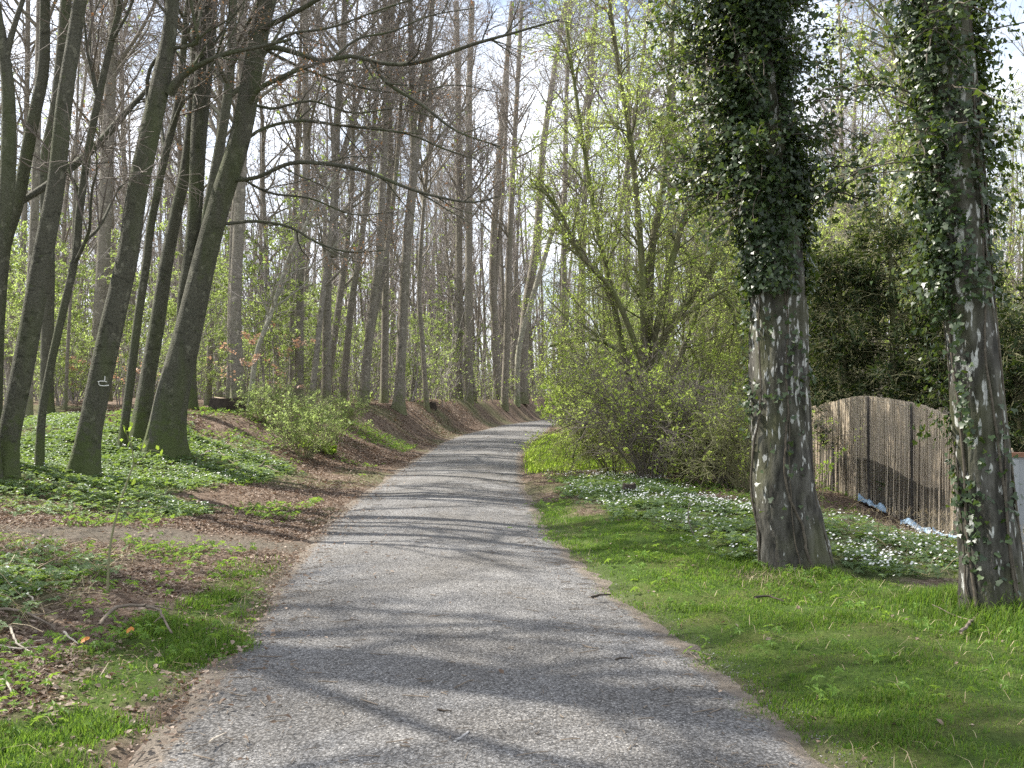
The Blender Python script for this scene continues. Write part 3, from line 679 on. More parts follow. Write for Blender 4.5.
marks = [(-40, "left edge"), (98, 'the waymarked beech'), (180, 'the big double beech'), (249, 'the leaning sapling'), (398, 'thickest bank trunk'), (464, 'the twin trunks'),
         (548, 'the path bend'), (650, 'the leafy hazel'), (782, 'big ivy birch'), (975, 'right ivy birch'), (1100, "right edge")]
ORD = ['leftmost', 'second', 'third', 'fourth', 'fifth', 'sixth', 'seventh', 'eighth', 'ninth', 'tenth', 'eleventh', 'twelfth', 'thirteenth', 'fourteenth', 'fifteenth', 'sixteenth', 'seventeenth', 'eighteenth', 'nineteenth', 'twentieth', 'twenty-first', 'twenty-second', 'twenty-third', 'twenty-fourth', 'twenty-fifth', 'twenty-sixth', 'twenty-seventh', 'twenty-eighth', 'twenty-ninth', 'thirtieth']
def between_labels(objs, kindtxt):
    """labels by what each one stands between, counted from the left"""
    bins = {}
    for o in objs:
        px = CX + o.location.x / o.location.y * F
        b = max(i for i in range(len(marks) - 1) if px >= marks[i][0] or i == 0)
        bins.setdefault(b, []).append((px, o))
    for b, L in bins.items():
        for i, (_, o) in enumerate(sorted(L, key=lambda q: q[0])):
            o['label'] = f'{kindtxt}, {ORD[min(i, 29)]}{" from left" if i else ""} between {marks[b][1]} and {marks[b + 1][1]}'
rng = np.random.default_rng(5)
bg = []; taken = []
tries = 0
while len(bg) < 54 and tries < 4000:
    tries += 1
    d = 27 + 38 * rng.random() ** .8; px = -30 + 1090 * rng.random()
    x = (px - CX) / F * d
    u = Lx(d) - x; v = x - Rx(d)
    if max(u, v) < 1.6 or (px > 720 and d < 30): continue
    if any((x - a) ** 2 + (d - b) ** 2 < 2.3 ** 2 for a, b in taken): continue
    if sum(1 for o in bg if abs(px - (CX + o.location.x / o.location.y * F)) < 14) > 1: continue
    taken.append((x, d)); s = .8 + .4 * rng.random(); k = rng.integers(0, 6)
    z = gz(x, d)
    loc = (x, d, z); sz = (s, s, s * (.9 + .25 * rng.random()))
    first = not any(o.get('p') == int(k) for o in bg)
    if first: o = protos[k]; o.location = loc; o.rotation_euler = (0, 0, rng.random() * 6.28); o.scale = sz
    else: o = dup(protos[k], loc, rng.random() * 6.28, sz)
    o.rotation_euler = (rng.normal() * .05, rng.normal() * .07, rng.random() * 6.28)
    o['p'] = int(k); bg.append(o)
for o in bg: del o['p']
between_labels(bg, 'bare background tree')

# far wood: one mass of trunks, branches and first leaves
def far_wood():
    rng = np.random.default_rng(9); g = Geo()
    n = 950
    d = 64 + 85 * rng.random(n); x = (rng.random(n) - .5) * 1.5 * d
    ok = (np.maximum(Lx(d) - x, x - Rx(d)) > 1.5); d = d[ok]; x = x[ok]; n = len(d)
    z = height(x, d, False) - .3; H = 15 + 8 * rng.random(n); r = .10 + .14 * rng.random(n)
    P = grow(np.stack([x, d, z], -1), np.stack([rng.normal(size=n) * .05, rng.normal(size=n) * .05, np.ones(n)], -1), H, 7, .035, .08, rng)
    R = r[:, None] * np.linspace(1, .15, 8)[None]
    g.tubes(P, R, 6, 0)
    pos, D, rad, t, _ = spawn(P, R, 16, .18, 1, R_(30), R_(55), rng, .8, .15)
    Q = grow(pos, D, 3.4 * (1.3 - t) * (.6 + .6 * rng.random(len(t))), 4, .12, .1, rng); RR = np.maximum(taper(rad * .45, 4, .3), .014)
    g.tubes(Q, RR, 4, 1)
    pos, D, rad, t, _ = spawn(Q, RR, 6, .2, 1, R_(30), R_(60), rng, .8, .05)
    Q2 = grow(pos, D, 1.5 * (.6 + .6 * rng.random(len(t))), 3, .15, .03, rng); g.tubes(Q2, np.full((len(t), 4), .012), 3, 1)
    # low leafy undergrowth
    nb = 9500; db_ = 42 + 70 * rng.random(nb); xb_ = (rng.random(nb) - .5) * 1.35 * db_; ok = np.maximum(Lx(db_) - xb_, xb_ - Rx(db_)) > 1.5; db_ = db_[ok]; xb_ = xb_[ok]; nb = len(db_)
    Qb = grow(np.stack([xb_, db_, height(xb_, db_, False) - .05], -1), np.stack([rng.normal(size=nb) * .25, rng.normal(size=nb) * .25, np.ones(nb)], -1), 1.2 + 4.5 * rng.random(nb) ** 2, 4, .12, .1, rng)
    g.tubes(Qb, np.maximum(taper(np.full(nb, .022), 4, .3), .009), 3, 1)
    pos, D, rad, t, _ = spawn(Qb, np.full((nb, 5), .01), 4, .2, 1, R_(30), R_(60), rng); g.tubes(grow(pos, D, .4 + .8 * rng.random(len(t)), 3, .15, 0, rng), np.full((len(t), 4), .008), 3, 1)
    mb = 120000; kb = rng.integers(0, nb, mb); pb = Qb[kb, rng.integers(0, 5, mb)] + rng.normal(size=(mb, 3)) * .35; g.place(KITE, KITE_F, pb, frames(rng.normal(size=pb.shape) + [0, 0, .5], .07 + .09 * rng.random(mb), rng), 2)
    m = 60000; k = rng.integers(0, n, m)
    pp = np.stack([x[k] + rng.normal(size=m) * 2.2, d[k] + rng.normal(size=m) * 2.2, np.zeros(m)], -1); pp[:, 2] = z[k] + .1 + np.abs(rng.normal(size=m)) * 2.2
    h = .55 + fbm(pp[:, 0] * .15, pp[:, 2] * .3, 61); keep = (rng.random(m) < (h - .55) * 1.5) & (np.maximum(Lx(pp[:, 1]) - pp[:, 0], pp[:, 0] - Rx(pp[:, 1])) > .8); pp = pp[keep]
    g.place(KITE, KITE_F, pp, frames(rng.normal(size=pp.shape) + [0, 0, .5], .13 + .12 * rng.random(len(pp)), rng), 2)
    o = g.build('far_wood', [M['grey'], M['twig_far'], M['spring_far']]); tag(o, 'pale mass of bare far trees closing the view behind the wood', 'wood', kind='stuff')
far_wood()

# ---------------------------------------------------------------- leafy understorey
def proto_bush(name, seed, H, W, nst, leafm, nleaf, lsize, tmat='twig_green', cat='shrub', group=None, arch=.05, per=(8, 6, 0), rmin=.006, lens=None, r=.02, t0=.2):
    rng = np.random.default_rng(seed)
    root = thing(name, (0, 0, 0), 'x', cat, group)
    a = rng.random(nst) * 6.283; tilt = (.15 + .85 * rng.random(nst)) * math.atan(W / H * 1.2)
    D = np.stack([np.cos(a) * np.sin(tilt), np.sin(a) * np.sin(tilt), np.cos(tilt)], -1)
    S0 = np.stack([np.cos(a), np.sin(a), np.zeros(nst)], -1) * .12 * rng.random((nst, 1)); S0[:, 2] = -.05
    Ln = H * (.65 + .45 * rng.random(nst))
    P = grow(S0, D, Ln, 8, .08, .03, rng, arch * 3); R = np.maximum(taper(np.full(nst, r) * (.6 + .6 * rng.random(nst)), 8, .25), rmin)
    g = Geo(); g.tubes(P, R, 6, 0)
    lv = branchwork(g, P, R, rng, per, lens or (H * .32, H * .15, .2), rmin, mats=(0, 0), flat=.8, droop=arch)
    g.build('stems', M[tmat], root)
    h = Geo(); leaves_on(h, lv[-1][0], nleaf, lsize, rng, upb=.9, spread=.03); h.build('foliage', M[leafm], root)
    return root
def put(protos_, spots, label_fn=None, sc_=(.75, 1.25), rng=None):
    objs = []
    for i, (x, y) in enumerate(spots):
        k = i % len(protos_); s = sc_[0] + (sc_[1] - sc_[0]) * rng.random(); loc = (x, y, gz(x, y))
        if i < len(protos_): o = protos_[k]; o.location = loc; o.scale = (s, s, s); o.rotation_euler = (0, 0, rng.random() * 6.28)
        else: o = dup(protos_[k], loc, rng.random() * 6.28, (s, s, s * (.85 + .3 * rng.random())))
        objs.append(o)
    return objs
ub = [proto_bush('understorey_shrub', 301, 5.0, 1.8, 5, 'spring_far', 4600, .054, 'twig_far', group='leafy shrubs under the trees', rmin=.009),
      proto_bush('understorey_shrub', 302, 3.2, 1.6, 7, 'spring_far', 4400, .05, 'twig_far', group='leafy shrubs under the trees', rmin=.008),
      proto_bush('understorey_shrub', 303, 6.5, 1.6, 3, 'spring_far', 4800, .056, 'twig_far', group='leafy shrubs under the trees', rmin=.010)]
rng = np.random.default_rng(15); spots = []
while len(spots) < 68:
    d = 24 + 34 * rng.random(); px = (-20 + 540 * rng.random()) if rng.random() < .72 else 540 + 220 * rng.random()
    x = (px - CX) / F * d
    if max(Lx(d) - x, x - Rx(d)) < 2.6 or (px > 520 and d < 33): continue
    if any((x - a) ** 2 + (d - b) ** 2 < 1.8 for a, b in spots): continue
    if 200 < px < 470 and d < 31: continue
    spots.append((x, d))
us = put(ub, spots, rng=rng); between_labels(us, 'pale-green understorey shrub')

# copper-leaved beech saplings
for (px, py, d, lab) in [(238, 352, 24, 'young beech holding copper leaves, just behind and above the stump'), (283, 352, 26, 'young beech with copper leaves right of the pale leaning sapling'), (85, 372, 26, 'young beech with copper leaves behind the waymarked trunk'), (135, 380, 25, 'low copper-leaved beech sapling between the thin pole and leaning beech')]:
    x = (px - CX) / F * d; z = gz(x, d); zt = EYE - (py - HY) / F * d
    root = thing('beech_sapling', (x, d, z), lab, 'sapling', 'copper-leaved beech saplings'); rng = np.random.default_rng(int(px))
    H = max(1.2, zt - z + .4)
    P = grow(np.array([[x, d, z - .05]]), np.array([[.1, 0, 1.]]), np.array([H]), 8, .05, .03, rng); R = taper(np.array([.018]), 8, .3)
    g = Geo(); g.tubes(P, R, 6); pos, D, rad, t, _ = spawn(P, R, 9, .35, 1, R_(60), R_(85), rng, .2)
    Q = grow(pos, D, .9 * (.5 + .7 * rng.random(9)), 5, .08, 0, rng); g.tubes(Q, taper(np.full(9, .007), 5, .5), 4)
    g.build('stem', M['twig'], root); h = Geo(); leaves_on(h, Q, 260, .055, rng, upb=1.2, spread=.035); h.build('foliage', M['copper'], root)

# green shrubs beside the left verge
sx, sd = ground_at(305, 458)
b = proto_bush('green_shrub', 311, 1.4, 1.15, 34, 'shrubleaf', 4200, .036, 'twig_green', rmin=.004, r=.009, per=(5, 3, 0), lens=(.5, .22, .1)); b.location = (sx, sd, gz(sx, sd)); b['label'] = 'twiggy round shrub with small green leaves beside the left path edge'
for px, py, s, lab in [(270, 425, .95, 'green leafy shrub between the stump and the twiggy round shrub'), (345, 425, .8, 'green low shrub right behind the twiggy round shrub')]:
    x, d = ground_at(px, py); o = dup(b, (x, d, gz(x, d)), px * .3, (s * 1.05, s * .9, s * .85), lab)
x, d = ground_at(318, 452); hb = proto_bush('leafy_herb', 312, .35, .6, 26, 'spring', 900, .07, 'twig_green', rmin=.003, r=.004, per=(3, 2, 0), lens=(.2, .1, .1), cat='plant'); hb.location = (x, d, gz(x, d)); hb['label'] = 'bright green clump at the foot of the twiggy round shrub'

# ---------------------------------------------------------------- hazel and thicket right of the path
def hazel():
    bx, d = ground_at(648, 474); rng = np.random.default_rng(41)
    root = thing('hazel_tree', (bx, d, gz(bx, d)), 'many-stemmed leafy hazel spreading beside the path, left of the big ivy-clad birch', 'tree')
    stems = [[(646, 476, 15, 0), (645, 420, 13, 0), (645, 370, 12, .1), (648, 330, 10, .2), (652, 250, 8, .4), (664, 180, 6.5, .6), (670, 90, 5, .8), (674, 0, 3.5, 1)],
             [(645, 372, 7, 0), (632, 335, 5.5, -.2), (612, 290, 5, -.4), (582, 256, 4, -.8), (556, 205, 3, -1), (530, 180, 2, -1.2)],
             [(648, 375, 6, 0), (660, 340, 5, -.3), (690, 312, 4.5, -.6), (732, 286, 3.5, -1), (760, 282, 2, -1.2)],
             [(650, 372, 9, 0), (675, 318, 7, .3), (702, 285, 6, .5), (722, 250, 5, .6), (745, 190, 4, .8), (765, 110, 3, 1)],
             [(645, 352, 8, 0), (641, 250, 6.5, -.2), (632, 150, 5, -.4), (618, 60, 4, -.6), (605, -40, 3, -.8)],
             [(652, 348, 7, 0), (675, 250, 6, -.3), (705, 150, 5, -.6), (730, 60, 4, -.8), (750, -30, 3, -1)],
             [(644, 385, 5, 0), (620, 352, 4, -.5), (585, 338, 3, -.9), (550, 346, 2, -1.2)],
             [(640, 476, 8, .2), (632, 400, 7, .3), (615, 310, 6, .5), (596, 220, 5, .8), (580, 120, 4, 1), (566, 20, 3, 1.2)],
             [(652, 476, 8, .3), (662, 410, 7, .5), (690, 330, 6, .9), (712, 260, 5, 1.2), (722, 170, 4, 1.4), (728, 60, 3, 1.6)],
             [(668, 230, 4, .5), (700, 268, 4, .2), (722, 290, 3.5, 0), (740, 330, 3, -.1), (752, 352, 2, -.2)],
             [(640, 420, 4, -.1), (612, 398, 3, -.6), (588, 420, 2.4, -1), (572, 458, 1.6, -1.2)],
             [(650, 430, 4, -.1), (690, 405, 3, -.5), (722, 398, 2.4, -.8), (748, 405, 1.5, -1)],
             [(654, 440, 4, .1), (672, 425, 3, -.3), (690, 450, 2.2, -.6), (702, 478, 1.4, -.7)]]
    h = Geo(); allq = []
    for j, L in enumerate(stems):
        P, R = smooth_line([P3(a, b, d + e) for a, b, w, e in L], [w * d / F / 2 for a, b, w, e in L], .2)
        g = Geo(); g.tubes(P[None], R[None], 8, 0)
        low = j in (6, 10, 11, 12)
        lv = branchwork(g, P[None], R[None], rng, (int(len(P) * .6) + 6, 8, 4), (1.5, .8, .35), .004, mats=(0, 1), flat=.9, droop=.12, ang=(R_(25), R_(60)))
        g.build('stem', [M['mossy'], M['twig_green']], root)
        allq.append(lv[-1][0])
    # crown-wide leaves
    Q = np.concatenate(allq); Q = Q
    leaves_on(h, Q, 54000, .034, rng, upb=1.0, spread=.04); h.build('foliage', M['hazel'], root)
    return bx, d
hx, hd = hazel()
th = [proto_bush('bramble_thicket', 321, 1.7, 1.5, 44, 'hazel', 2600, .036, 'twig_green', cat='thicket', group='brambly thickets under the hazel', arch=.14, rmin=.004, r=.008, per=(7, 5, 0), lens=(.7, .35, .1)),
      proto_bush('bramble_thicket', 322, 2.3, 1.4, 40, 'hazel', 4200, .038, 'twig', cat='thicket', group='brambly thickets under the hazel', arch=.1, rmin=.004, r=.009, per=(7, 6, 0), lens=(.8, .4, .1))]
tl = ['tangled bramble thicket left of the hazel base, nearest the path', 'brown bramble thicket in front of the hazel base', 'leafy thicket right of the hazel base', 'thicket filling the gap between hazel and big ivy-clad birch', 'taller thicket behind the hazel, right side', 'thicket behind the hazel on its path side', 'dark thicket just left of the big ivy-clad birch']
tp = [(612, 470, 19.5), (650, 478, 17.6), (690, 478, 18.2), (725, 480, 17.4), (715, 440, 22), (592, 445, 24), (745, 486, 16.2)]
sp = [((px - CX) / F * d, d) for px, _, d in tp]
for o, l in zip(put(th, sp, rng=np.random.default_rng(3), sc_=(.9, 1.2)), tl): o['label'] = l
gb = [proto_bush('green_bush', 331, 2.4, 1.6, 14, 'spring', 2200, .075, 'twig_green', group='fresh green bushes right of the path bend', rmin=.006, r=.014)]
gl = ['fresh green bush on the right where the path bends away', 'fresh green bush behind the bend bush, further along the path', 'fresh green bush between the bend and the hazel', 'small fresh green bush nearest the hazel, path side']
for o, l in zip(put(gb, [(2.0, 35), (3.6, 41), (3.0, 31), (2.5, 26.5)], rng=np.random.default_rng(4), sc_=(.8, 1.2)), gl): o['label'] = l
x_, d_ = 6.1, 22.5
for k, (px, d, lab) in enumerate([(735, 24, 'light-green small tree behind the big ivy-clad birch'), (845, 27.5, 'light-green arching small tree between the two ivy-clad birches'), (885, 29, 'taller light-green tree beyond the reed fence'), (692, 27, 'light-green small tree behind the hazel, on its right'), (606, 30, 'light-green small tree behind the hazel, towards the path bend'), (820, 32, 'fine-twigged light-green tree behind the evergreens, left of the mossy pole'), (905, 31, 'tall fine-twigged light-green tree far behind the fence'), (985, 25, 'light-green tree seen behind the right ivy-clad birch'), (1035, 29, 'light-green tree behind the right edge of the photo'), (765, 31, 'light-green tree directly behind the ivy of the big birch'), (868, 23.5, 'light-green tree rising out of the evergreens behind the middle of the fence'), (1002, 22, 'light-green tree close behind the right ivy-clad birch, above the evergreens')]):
    x = (px - CX) / F * d
    o = proto_bush('maple_tree', 341 + k, (6.5, 7.5, 10, 9.5, 10, 11, 12.5, 9.5, 11, 12, 10, 9.5)[k], (2.6, 2.8, 3, 2.6, 2.6, 3, 3.2, 2.6, 2.8, 3, 3.2, 2.8)[k], 6, 'hazel', (5000, 6500, 7000, 7500, 7500, 7500, 7500, 6500, 7500, 7500, 8500, 7500)[k], .045, 'twig_green', cat='tree', rmin=.005, r=.045, per=(10, 8, 4), lens=(1.9, .9, .4))
    o.location = (x, d, gz(x, d)); o['label'] = lab

# ---------------------------------------------------------------- the two old birches with ivy
def ivy_birch(label, pts, d, H, seed, ivy_fn, sides=56, stems=9, nsprays=0, ls=(.026, .036), nboughs=0):
    rng = np.random.default_rng(seed)
    x0 = (pts[0][0] - CX) / F * d; z0 = gz(x0, d)
    root = thing('ivy_birch', (x0, d, z0), label, 'tree')
    P = [np.array([x0, d, z0 - .12])] + [P3(px, py, d) for px, py, w in pts[1:]]; R = [w * d / F / 2 for _, _, w in pts]
    dirn = nrm(P[-1] - P[-2]); z1 = P[-1][2]; r = R[-1]
    while P[-1][2] < z0 + H:
        dirn = nrm(dirn + np.array([rng.normal() * .05, rng.normal() * .05, .1])); P.append(P[-1] + dirn * 1.4)
        R.append(r * max(.12, 1 - (P[-1][2] - z1) / (z0 + H - z1) * .9))
    Ps, Rs = smooth_line(P, R, .07)
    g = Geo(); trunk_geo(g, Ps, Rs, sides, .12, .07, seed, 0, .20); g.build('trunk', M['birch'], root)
    # ivy stems climbing the bark
    g = Geo(); zz = Ps[:, 2] - z0
    for j in range(stems):
        a0 = rng.random() * 6.28; n = 60; hmax = 2.5 + 5 * rng.random(); hh = np.linspace(.0, hmax, n)
        a = a0 + .35 * np.cumsum(np.convolve(rng.normal(size=n), np.ones(5) / 5, 'same')) * .22; c = np.stack([np.interp(hh, zz, Ps[:, i]) for i in range(3)], -1); rr = np.interp(hh, zz, Rs) * 1.06 + .2 * np.interp(hh, zz, Rs) * np.exp(-hh / .3) * .5
        Q = c + np.stack([np.cos(a) * rr, np.sin(a) * rr, np.zeros(n)], -1)
        g.tubes(Q[None], np.linspace(.5, 1, n)[::-1][None] * (.005 + .009 * rng.random()), 6)
    g.build('ivy_stems', M['ivystem'], root)
    # ivy leaves: shell clumps and sprays
    h = Geo(); pos = []; nv = []
    for (h0, h1, count, depth, azim, awid) in ivy_fn:
        hh = h0 + (h1 - h0) * rng.random(count); a = azim + awid * (rng.random(count) - .5) * 2
        cl = vnoise(a * 2.2 + 20, hh * 2.6, 0, seed + 3); keep = cl > .38; hh, a, cl = hh[keep], a[keep], cl[keep]
        c = np.stack([np.interp(hh, zz, Ps[:, i]) for i in range(3)], -1); rr = np.interp(hh, zz, Rs) * 1.05
        off = np.abs(rng.normal(size=len(hh))) * depth * (.3 + 1.6 * (cl - .3))
        n_ = np.stack([np.cos(a), np.sin(a), np.zeros(len(a))], -1)
        pos.append(c + n_ * (rr + .01 + off)[:, None] + rng.normal(size=n_.shape) * .02); nv.append(n_ * 1.1 + np.array([0, 0, .5]) + rng.normal(size=n_.shape) * .55)
    g2 = Geo()
    if nsprays:
        hh = 3.1 + 4.0 * rng.random(nsprays); a = rng.random(nsprays) * 6.28; a[: nsprays // 2] = math.pi + rng.normal(size=nsprays // 2) * .8
        c = np.stack([np.interp(hh, zz, Ps[:, i]) for i in range(3)], -1); n_ = np.stack([np.cos(a), np.sin(a), np.full(nsprays, .25)], -1)
        Q = grow(c, n_, (.3 + .95 * rng.random(nsprays) ** 1.4), 7, .16, 0, rng, .28); g2.tubes(Q, taper(np.full(nsprays, .006), 7, .5), 4)
        g2.build('ivy_sprays', M['ivystem'], root)
        m = nsprays * 26; k = rng.integers(0, nsprays, m); t = (.2 + .8 * rng.random(m)) * 6.99; i = t.astype(int); f = (t - i)[:, None]
        pos.append(Q[k, i] * (1 - f) + Q[k, i + 1] * f + rng.normal(size=(m, 3)) * .06); nv.append(rng.normal(size=(m, 3)) * .7 + np.array([-.3, -.2, .6]))
    if nboughs:
        hh = 3.3 + 3.4 * rng.random(nboughs); a = np.where(rng.random(nboughs) < .6, math.pi, 0) + rng.normal(size=nboughs) * .55
        c = np.stack([np.interp(hh, zz, Ps[:, i]) for i in range(3)], -1); n_ = np.stack([np.cos(a), np.sin(a), np.full(nboughs, .35)], -1)
        Q = grow(c, n_, .6 + .45 * rng.random(nboughs), 8, .12, 0, rng, .22); RQ = taper(np.full(nboughs, .011), 8, .4)
        gb = Geo(); gb.tubes(Q, RQ, 5); p2, D2, r2, t2, _ = spawn(Q, RQ, 9, .3, 1, R_(35), R_(80), rng); Q2 = grow(p2, D2, .12 + .22 * rng.random(len(t2)), 4, .2, 0, rng, .25); gb.tubes(Q2, np.full((len(t2), 5), .004), 4)
        gb.build('bough_sprays', M['ivystem'], root)
        m = len(t2) * 17; k = rng.integers(0, len(t2), m); i = rng.integers(0, 5, m)
        pos.append(Q2[k, i] + rng.normal(size=(m, 3)) * .045); nv.append(rng.normal(size=(m, 3)) * .6 + np.array([-.3, -.25, .7]))
    pos = np.concatenate(pos); nv = np.concatenate(nv)
    h.place(IVY, IVY_F, pos, frames(nv, ls[0] + ls[1] * rng.random(len(pos)), rng), 0)
    h.build('ivy', M['ivy'], root)
    # crown above
    g = Geo(); pos, D, rad, t, _ = spawn(Ps[None], Rs[None], 20, .45, .98, R_(40), R_(70), rng, .8, .1)
    Q = grow(pos, D, 3.0 * (1.5 - t) * (.6 + .6 * rng.random(20)), 9, .12, .03, rng); RR = taper(np.minimum(rad * .5, .05), 9, .25); g.tubes(Q, RR, 6, 0)
    branchwork(g, Q, RR, rng, (7, 6, 3), (1.6, .8, .4), .004, mats=(1, 1), droop=.25); g.build('crown', [M['grey'], M['twig']], root)
    return root, d
xa, da = ground_at(797, 567)
ivy_birch('big birch thickly wrapped in dark ivy, left of the two trunks on the right', [(797, 567, 66), (790, 530, 62), (784, 500, 60), (781, 450, 58), (779, 400, 56), (777, 300, 53), (770, 200, 51), (762, 100, 48), (752, 0, 45)], da, 16, 51,
          [(3.0, 9.5, 32000, .085, 0, math.pi), (2.5, 3.1, 2600, .06, 0, math.pi), (3.4, 7, 6500, .36, math.pi + .2, .9), (3.2, 6.5, 3800, .28, -.1, .8), (1.5, 2.8, 520, .03, 0, math.pi), (1.2, 2.6, 260, .05, math.pi + .1, .5), (.5, 1.6, 120, .02, 0, math.pi)], nsprays=420, nboughs=34)
xb, db = ground_at(990, 612)
ivy_birch('gnarled ivy-grown birch with sunlit white bark edge, cut by right edge', [(993, 612, 62), (990, 570, 56), (986, 520, 52), (981, 450, 48), (975, 380, 46), (968, 300, 45), (960, 200, 47), (951, 100, 50), (942, 0, 50)], db, 15, 61,
          [(2.2, 8.5, 13000, .10, 0, math.pi), (1.2, 6, 4200, .16, math.pi, .9), (2.6, 7, 2500, .2, 0, .8), (.2, 1.7, 500, .03, math.pi, .9), (.1, 1.5, 160, .02, -1.2, 1.2)], stems=14, nsprays=110, ls=(.024, .034), nboughs=16)

# mossy pole and dark evergreens behind the fence
traced('mossy_tree', 'mossy sunlit pole rising behind the reed fence, left of right ivy-clad birch', 'tree', [(930, 440, 11), (928, 380, 10), (926, 300, 9), (924, 200, 8.5), (920, 100, 8), (918, 0, 7)], 20.5, H=14, seed=71, bmat='mossy', tmat='twig_green', per=(6, 6, 0), n1=16, rmin=.005, bole=.5)
def evergreen(x, y, H, W, seed, label):
    rng = np.random.default_rng(seed); z = gz(x, y)
    root = thing('evergreen_tree', (x, y, z), label, 'tree', 'dark evergreens behind the fence')
    P, R = smooth_line([np.array([x, y, z - .1]), np.array([x + .1, y, z + H * .5]), np.array([x, y + .1, z + H])], [.16, .1, .02], .4)
    g = Geo(); trunk_geo(g, P, R, 9, .3, .05, seed); g.build('trunk', M['mossy'], root)
    n = 90; pos, D, rad, t, _ = spawn(P[None], R[None], n, .05, .98, R_(70), R_(100), rng)
    Ln = W * (1.15 - t) * (.6 + .6 * rng.random(n)); Q = grow(pos, D, Ln, 6, .08, 0, rng, .15)
    g = Geo(); RR = taper(np.full(n, .018), 6, .3); g.tubes(Q, RR, 5, 0)
    lv = branchwork(g, Q, RR, rng, (8, 5, 0), (.7, .35, .1), .004, mats=(0, 0), flat=.4, droop=.3); g.build('branches', M['twig_green'], root)
    h = Geo(); leaves_on(h, lv[-1][0], 17000, .07, rng, tv=KITE * np.array([.8, 1.6, 1]), tf=KITE_F, spread=.05, upb=.8)
    h.build('foliage', M['evergreen'], root)
for i, (px, d, H, W, lab) in enumerate([(838, 21.5, 5.0, 2.0, 'dark evergreen behind left end of the reed fence'), (890, 21, 5.8, 2.3, 'tallest dark evergreen behind the middle of the reed fence'), (955, 19.5, 5.0, 2.1, 'dark evergreen behind the right ivy-clad birch'), (1015, 18, 3.7, 1.7, 'dark evergreen at the right edge above the grey panel'), (800, 25, 5.2, 2.0, 'dark evergreen seen behind the big ivy-clad birch'), (1075, 20, 5.0, 2.0, 'dark evergreen cut by the right edge of the photo')]):
    evergreen((px - CX) / F * d, d, H, W, 81 + i, lab)

# ---------------------------------------------------------------- reed fence, its netting, the plastic and the grey panel
def fence():
    pts = [(812, 20.6, 407), (834, 19.9, 402), (848, 19.3, 398.5), (868, 18.5, 396.5), (912, 17.3, 403), (930, 16.8, 408.5), (960, 16.0, 422), (995, 15.2, 440), (1012, 14.8, 450)]
    A = np.array([[(p - CX) / F * d, d, EYE - (t - HY) / F * d] for p, d, t in pts])
    s = np.concatenate([[0], np.cumsum(np.hypot(np.diff(A[:, 0]), np.diff(A[:, 1])))]); L = s[-1]
    A = smooth_line(A, np.zeros(len(A)), .25)[0]; s0 = s; s = np.concatenate([[0], np.cumsum(np.hypot(np.diff(A[:, 0]), np.diff(A[:, 1])))]); L = s[-1]; s0 = s0 * L / s0[-1]
    root = thing('reed_fence', (A[3, 0], A[3, 1], gz(A[3, 0], A[3, 1])), 'brown reed screen fence with sloping top, between the two ivy-clad birches', 'fence')
    rng = np.random.default_rng(91); at = lambda q: np.stack([np.interp(q, s, A[:, i]) for i in range(3)], -1)
    n = 1750; q = np.sort(rng.random(n) * L); T = at(q); T[:, 2] += rng.normal(size=n) * .008
    T[:, :2] += rng.normal(size=(n, 2)) * .012
    B = T.copy(); B[:, 2] = height(T[:, 0], T[:, 1]) - .05; B[:, 0] += rng.normal(size=n) * .03
    C = (T + B) / 2; C[:, :2] += rng.normal(size=(n, 2)) * .012
    g = Geo(); g.tubes(np.stack([B, C, T], 1), np.full((n, 3), 1) * (.006 + .009 * rng.random((n, 1))), 4); g.build('reed_screen', M['reed'], root)
    nrmv = np.array([-.72, -.69, 0])
    g = Geo()
    for f in (.97, .66, .36, .1):
        qq = np.linspace(0, L, 60); T = at(qq); Bz = height(T[:, 0], T[:, 1]); T[:, 2] = Bz + (T[:, 2] - Bz) * f; T += nrmv * .028
        g.tubes(T[None], np.full((1, 60), .0035), 4)
    g.build('wire', M['wire'], root)
    for px in (834, 870, 913, 958):
        qv = np.interp(px, [p[0] for p in pts], s0); T = at(np.array([qv]))[0]; z = gz(T[0], T[1]); hh = T[2] - z
        T = T + nrmv * .07
        g = Geo(); g.tubes(np.array([[[T[0], T[1], z - .2], [T[0], T[1], z + hh * .55], [T[0], T[1], z + hh * (1.0 if px in (870, 913) else .55)]]]), np.array([[.022, .022, .02]]), 8, cap=True); g.build('post', M['post'], root)
    qq = np.linspace(.3, L, 60); T = at(qq) + nrmv * .06; z = height(T[:, 0], T[:, 1])
    g = Geo(); i = np.arange(120).reshape(60, 2); V = np.stack([np.stack([T[:, 0], T[:, 1], z - .05], -1), np.stack([T[:, 0], T[:, 1], z + .82 + .03 * np.sin(qq * 3)], -1)], 1)
    g.add(V.reshape(-1, 3), np.stack([i[:-1, 0], i[1:, 0], i[1:, 1], i[:-1, 1]], -1)); g.build('netting', M['net'], root)
fence()
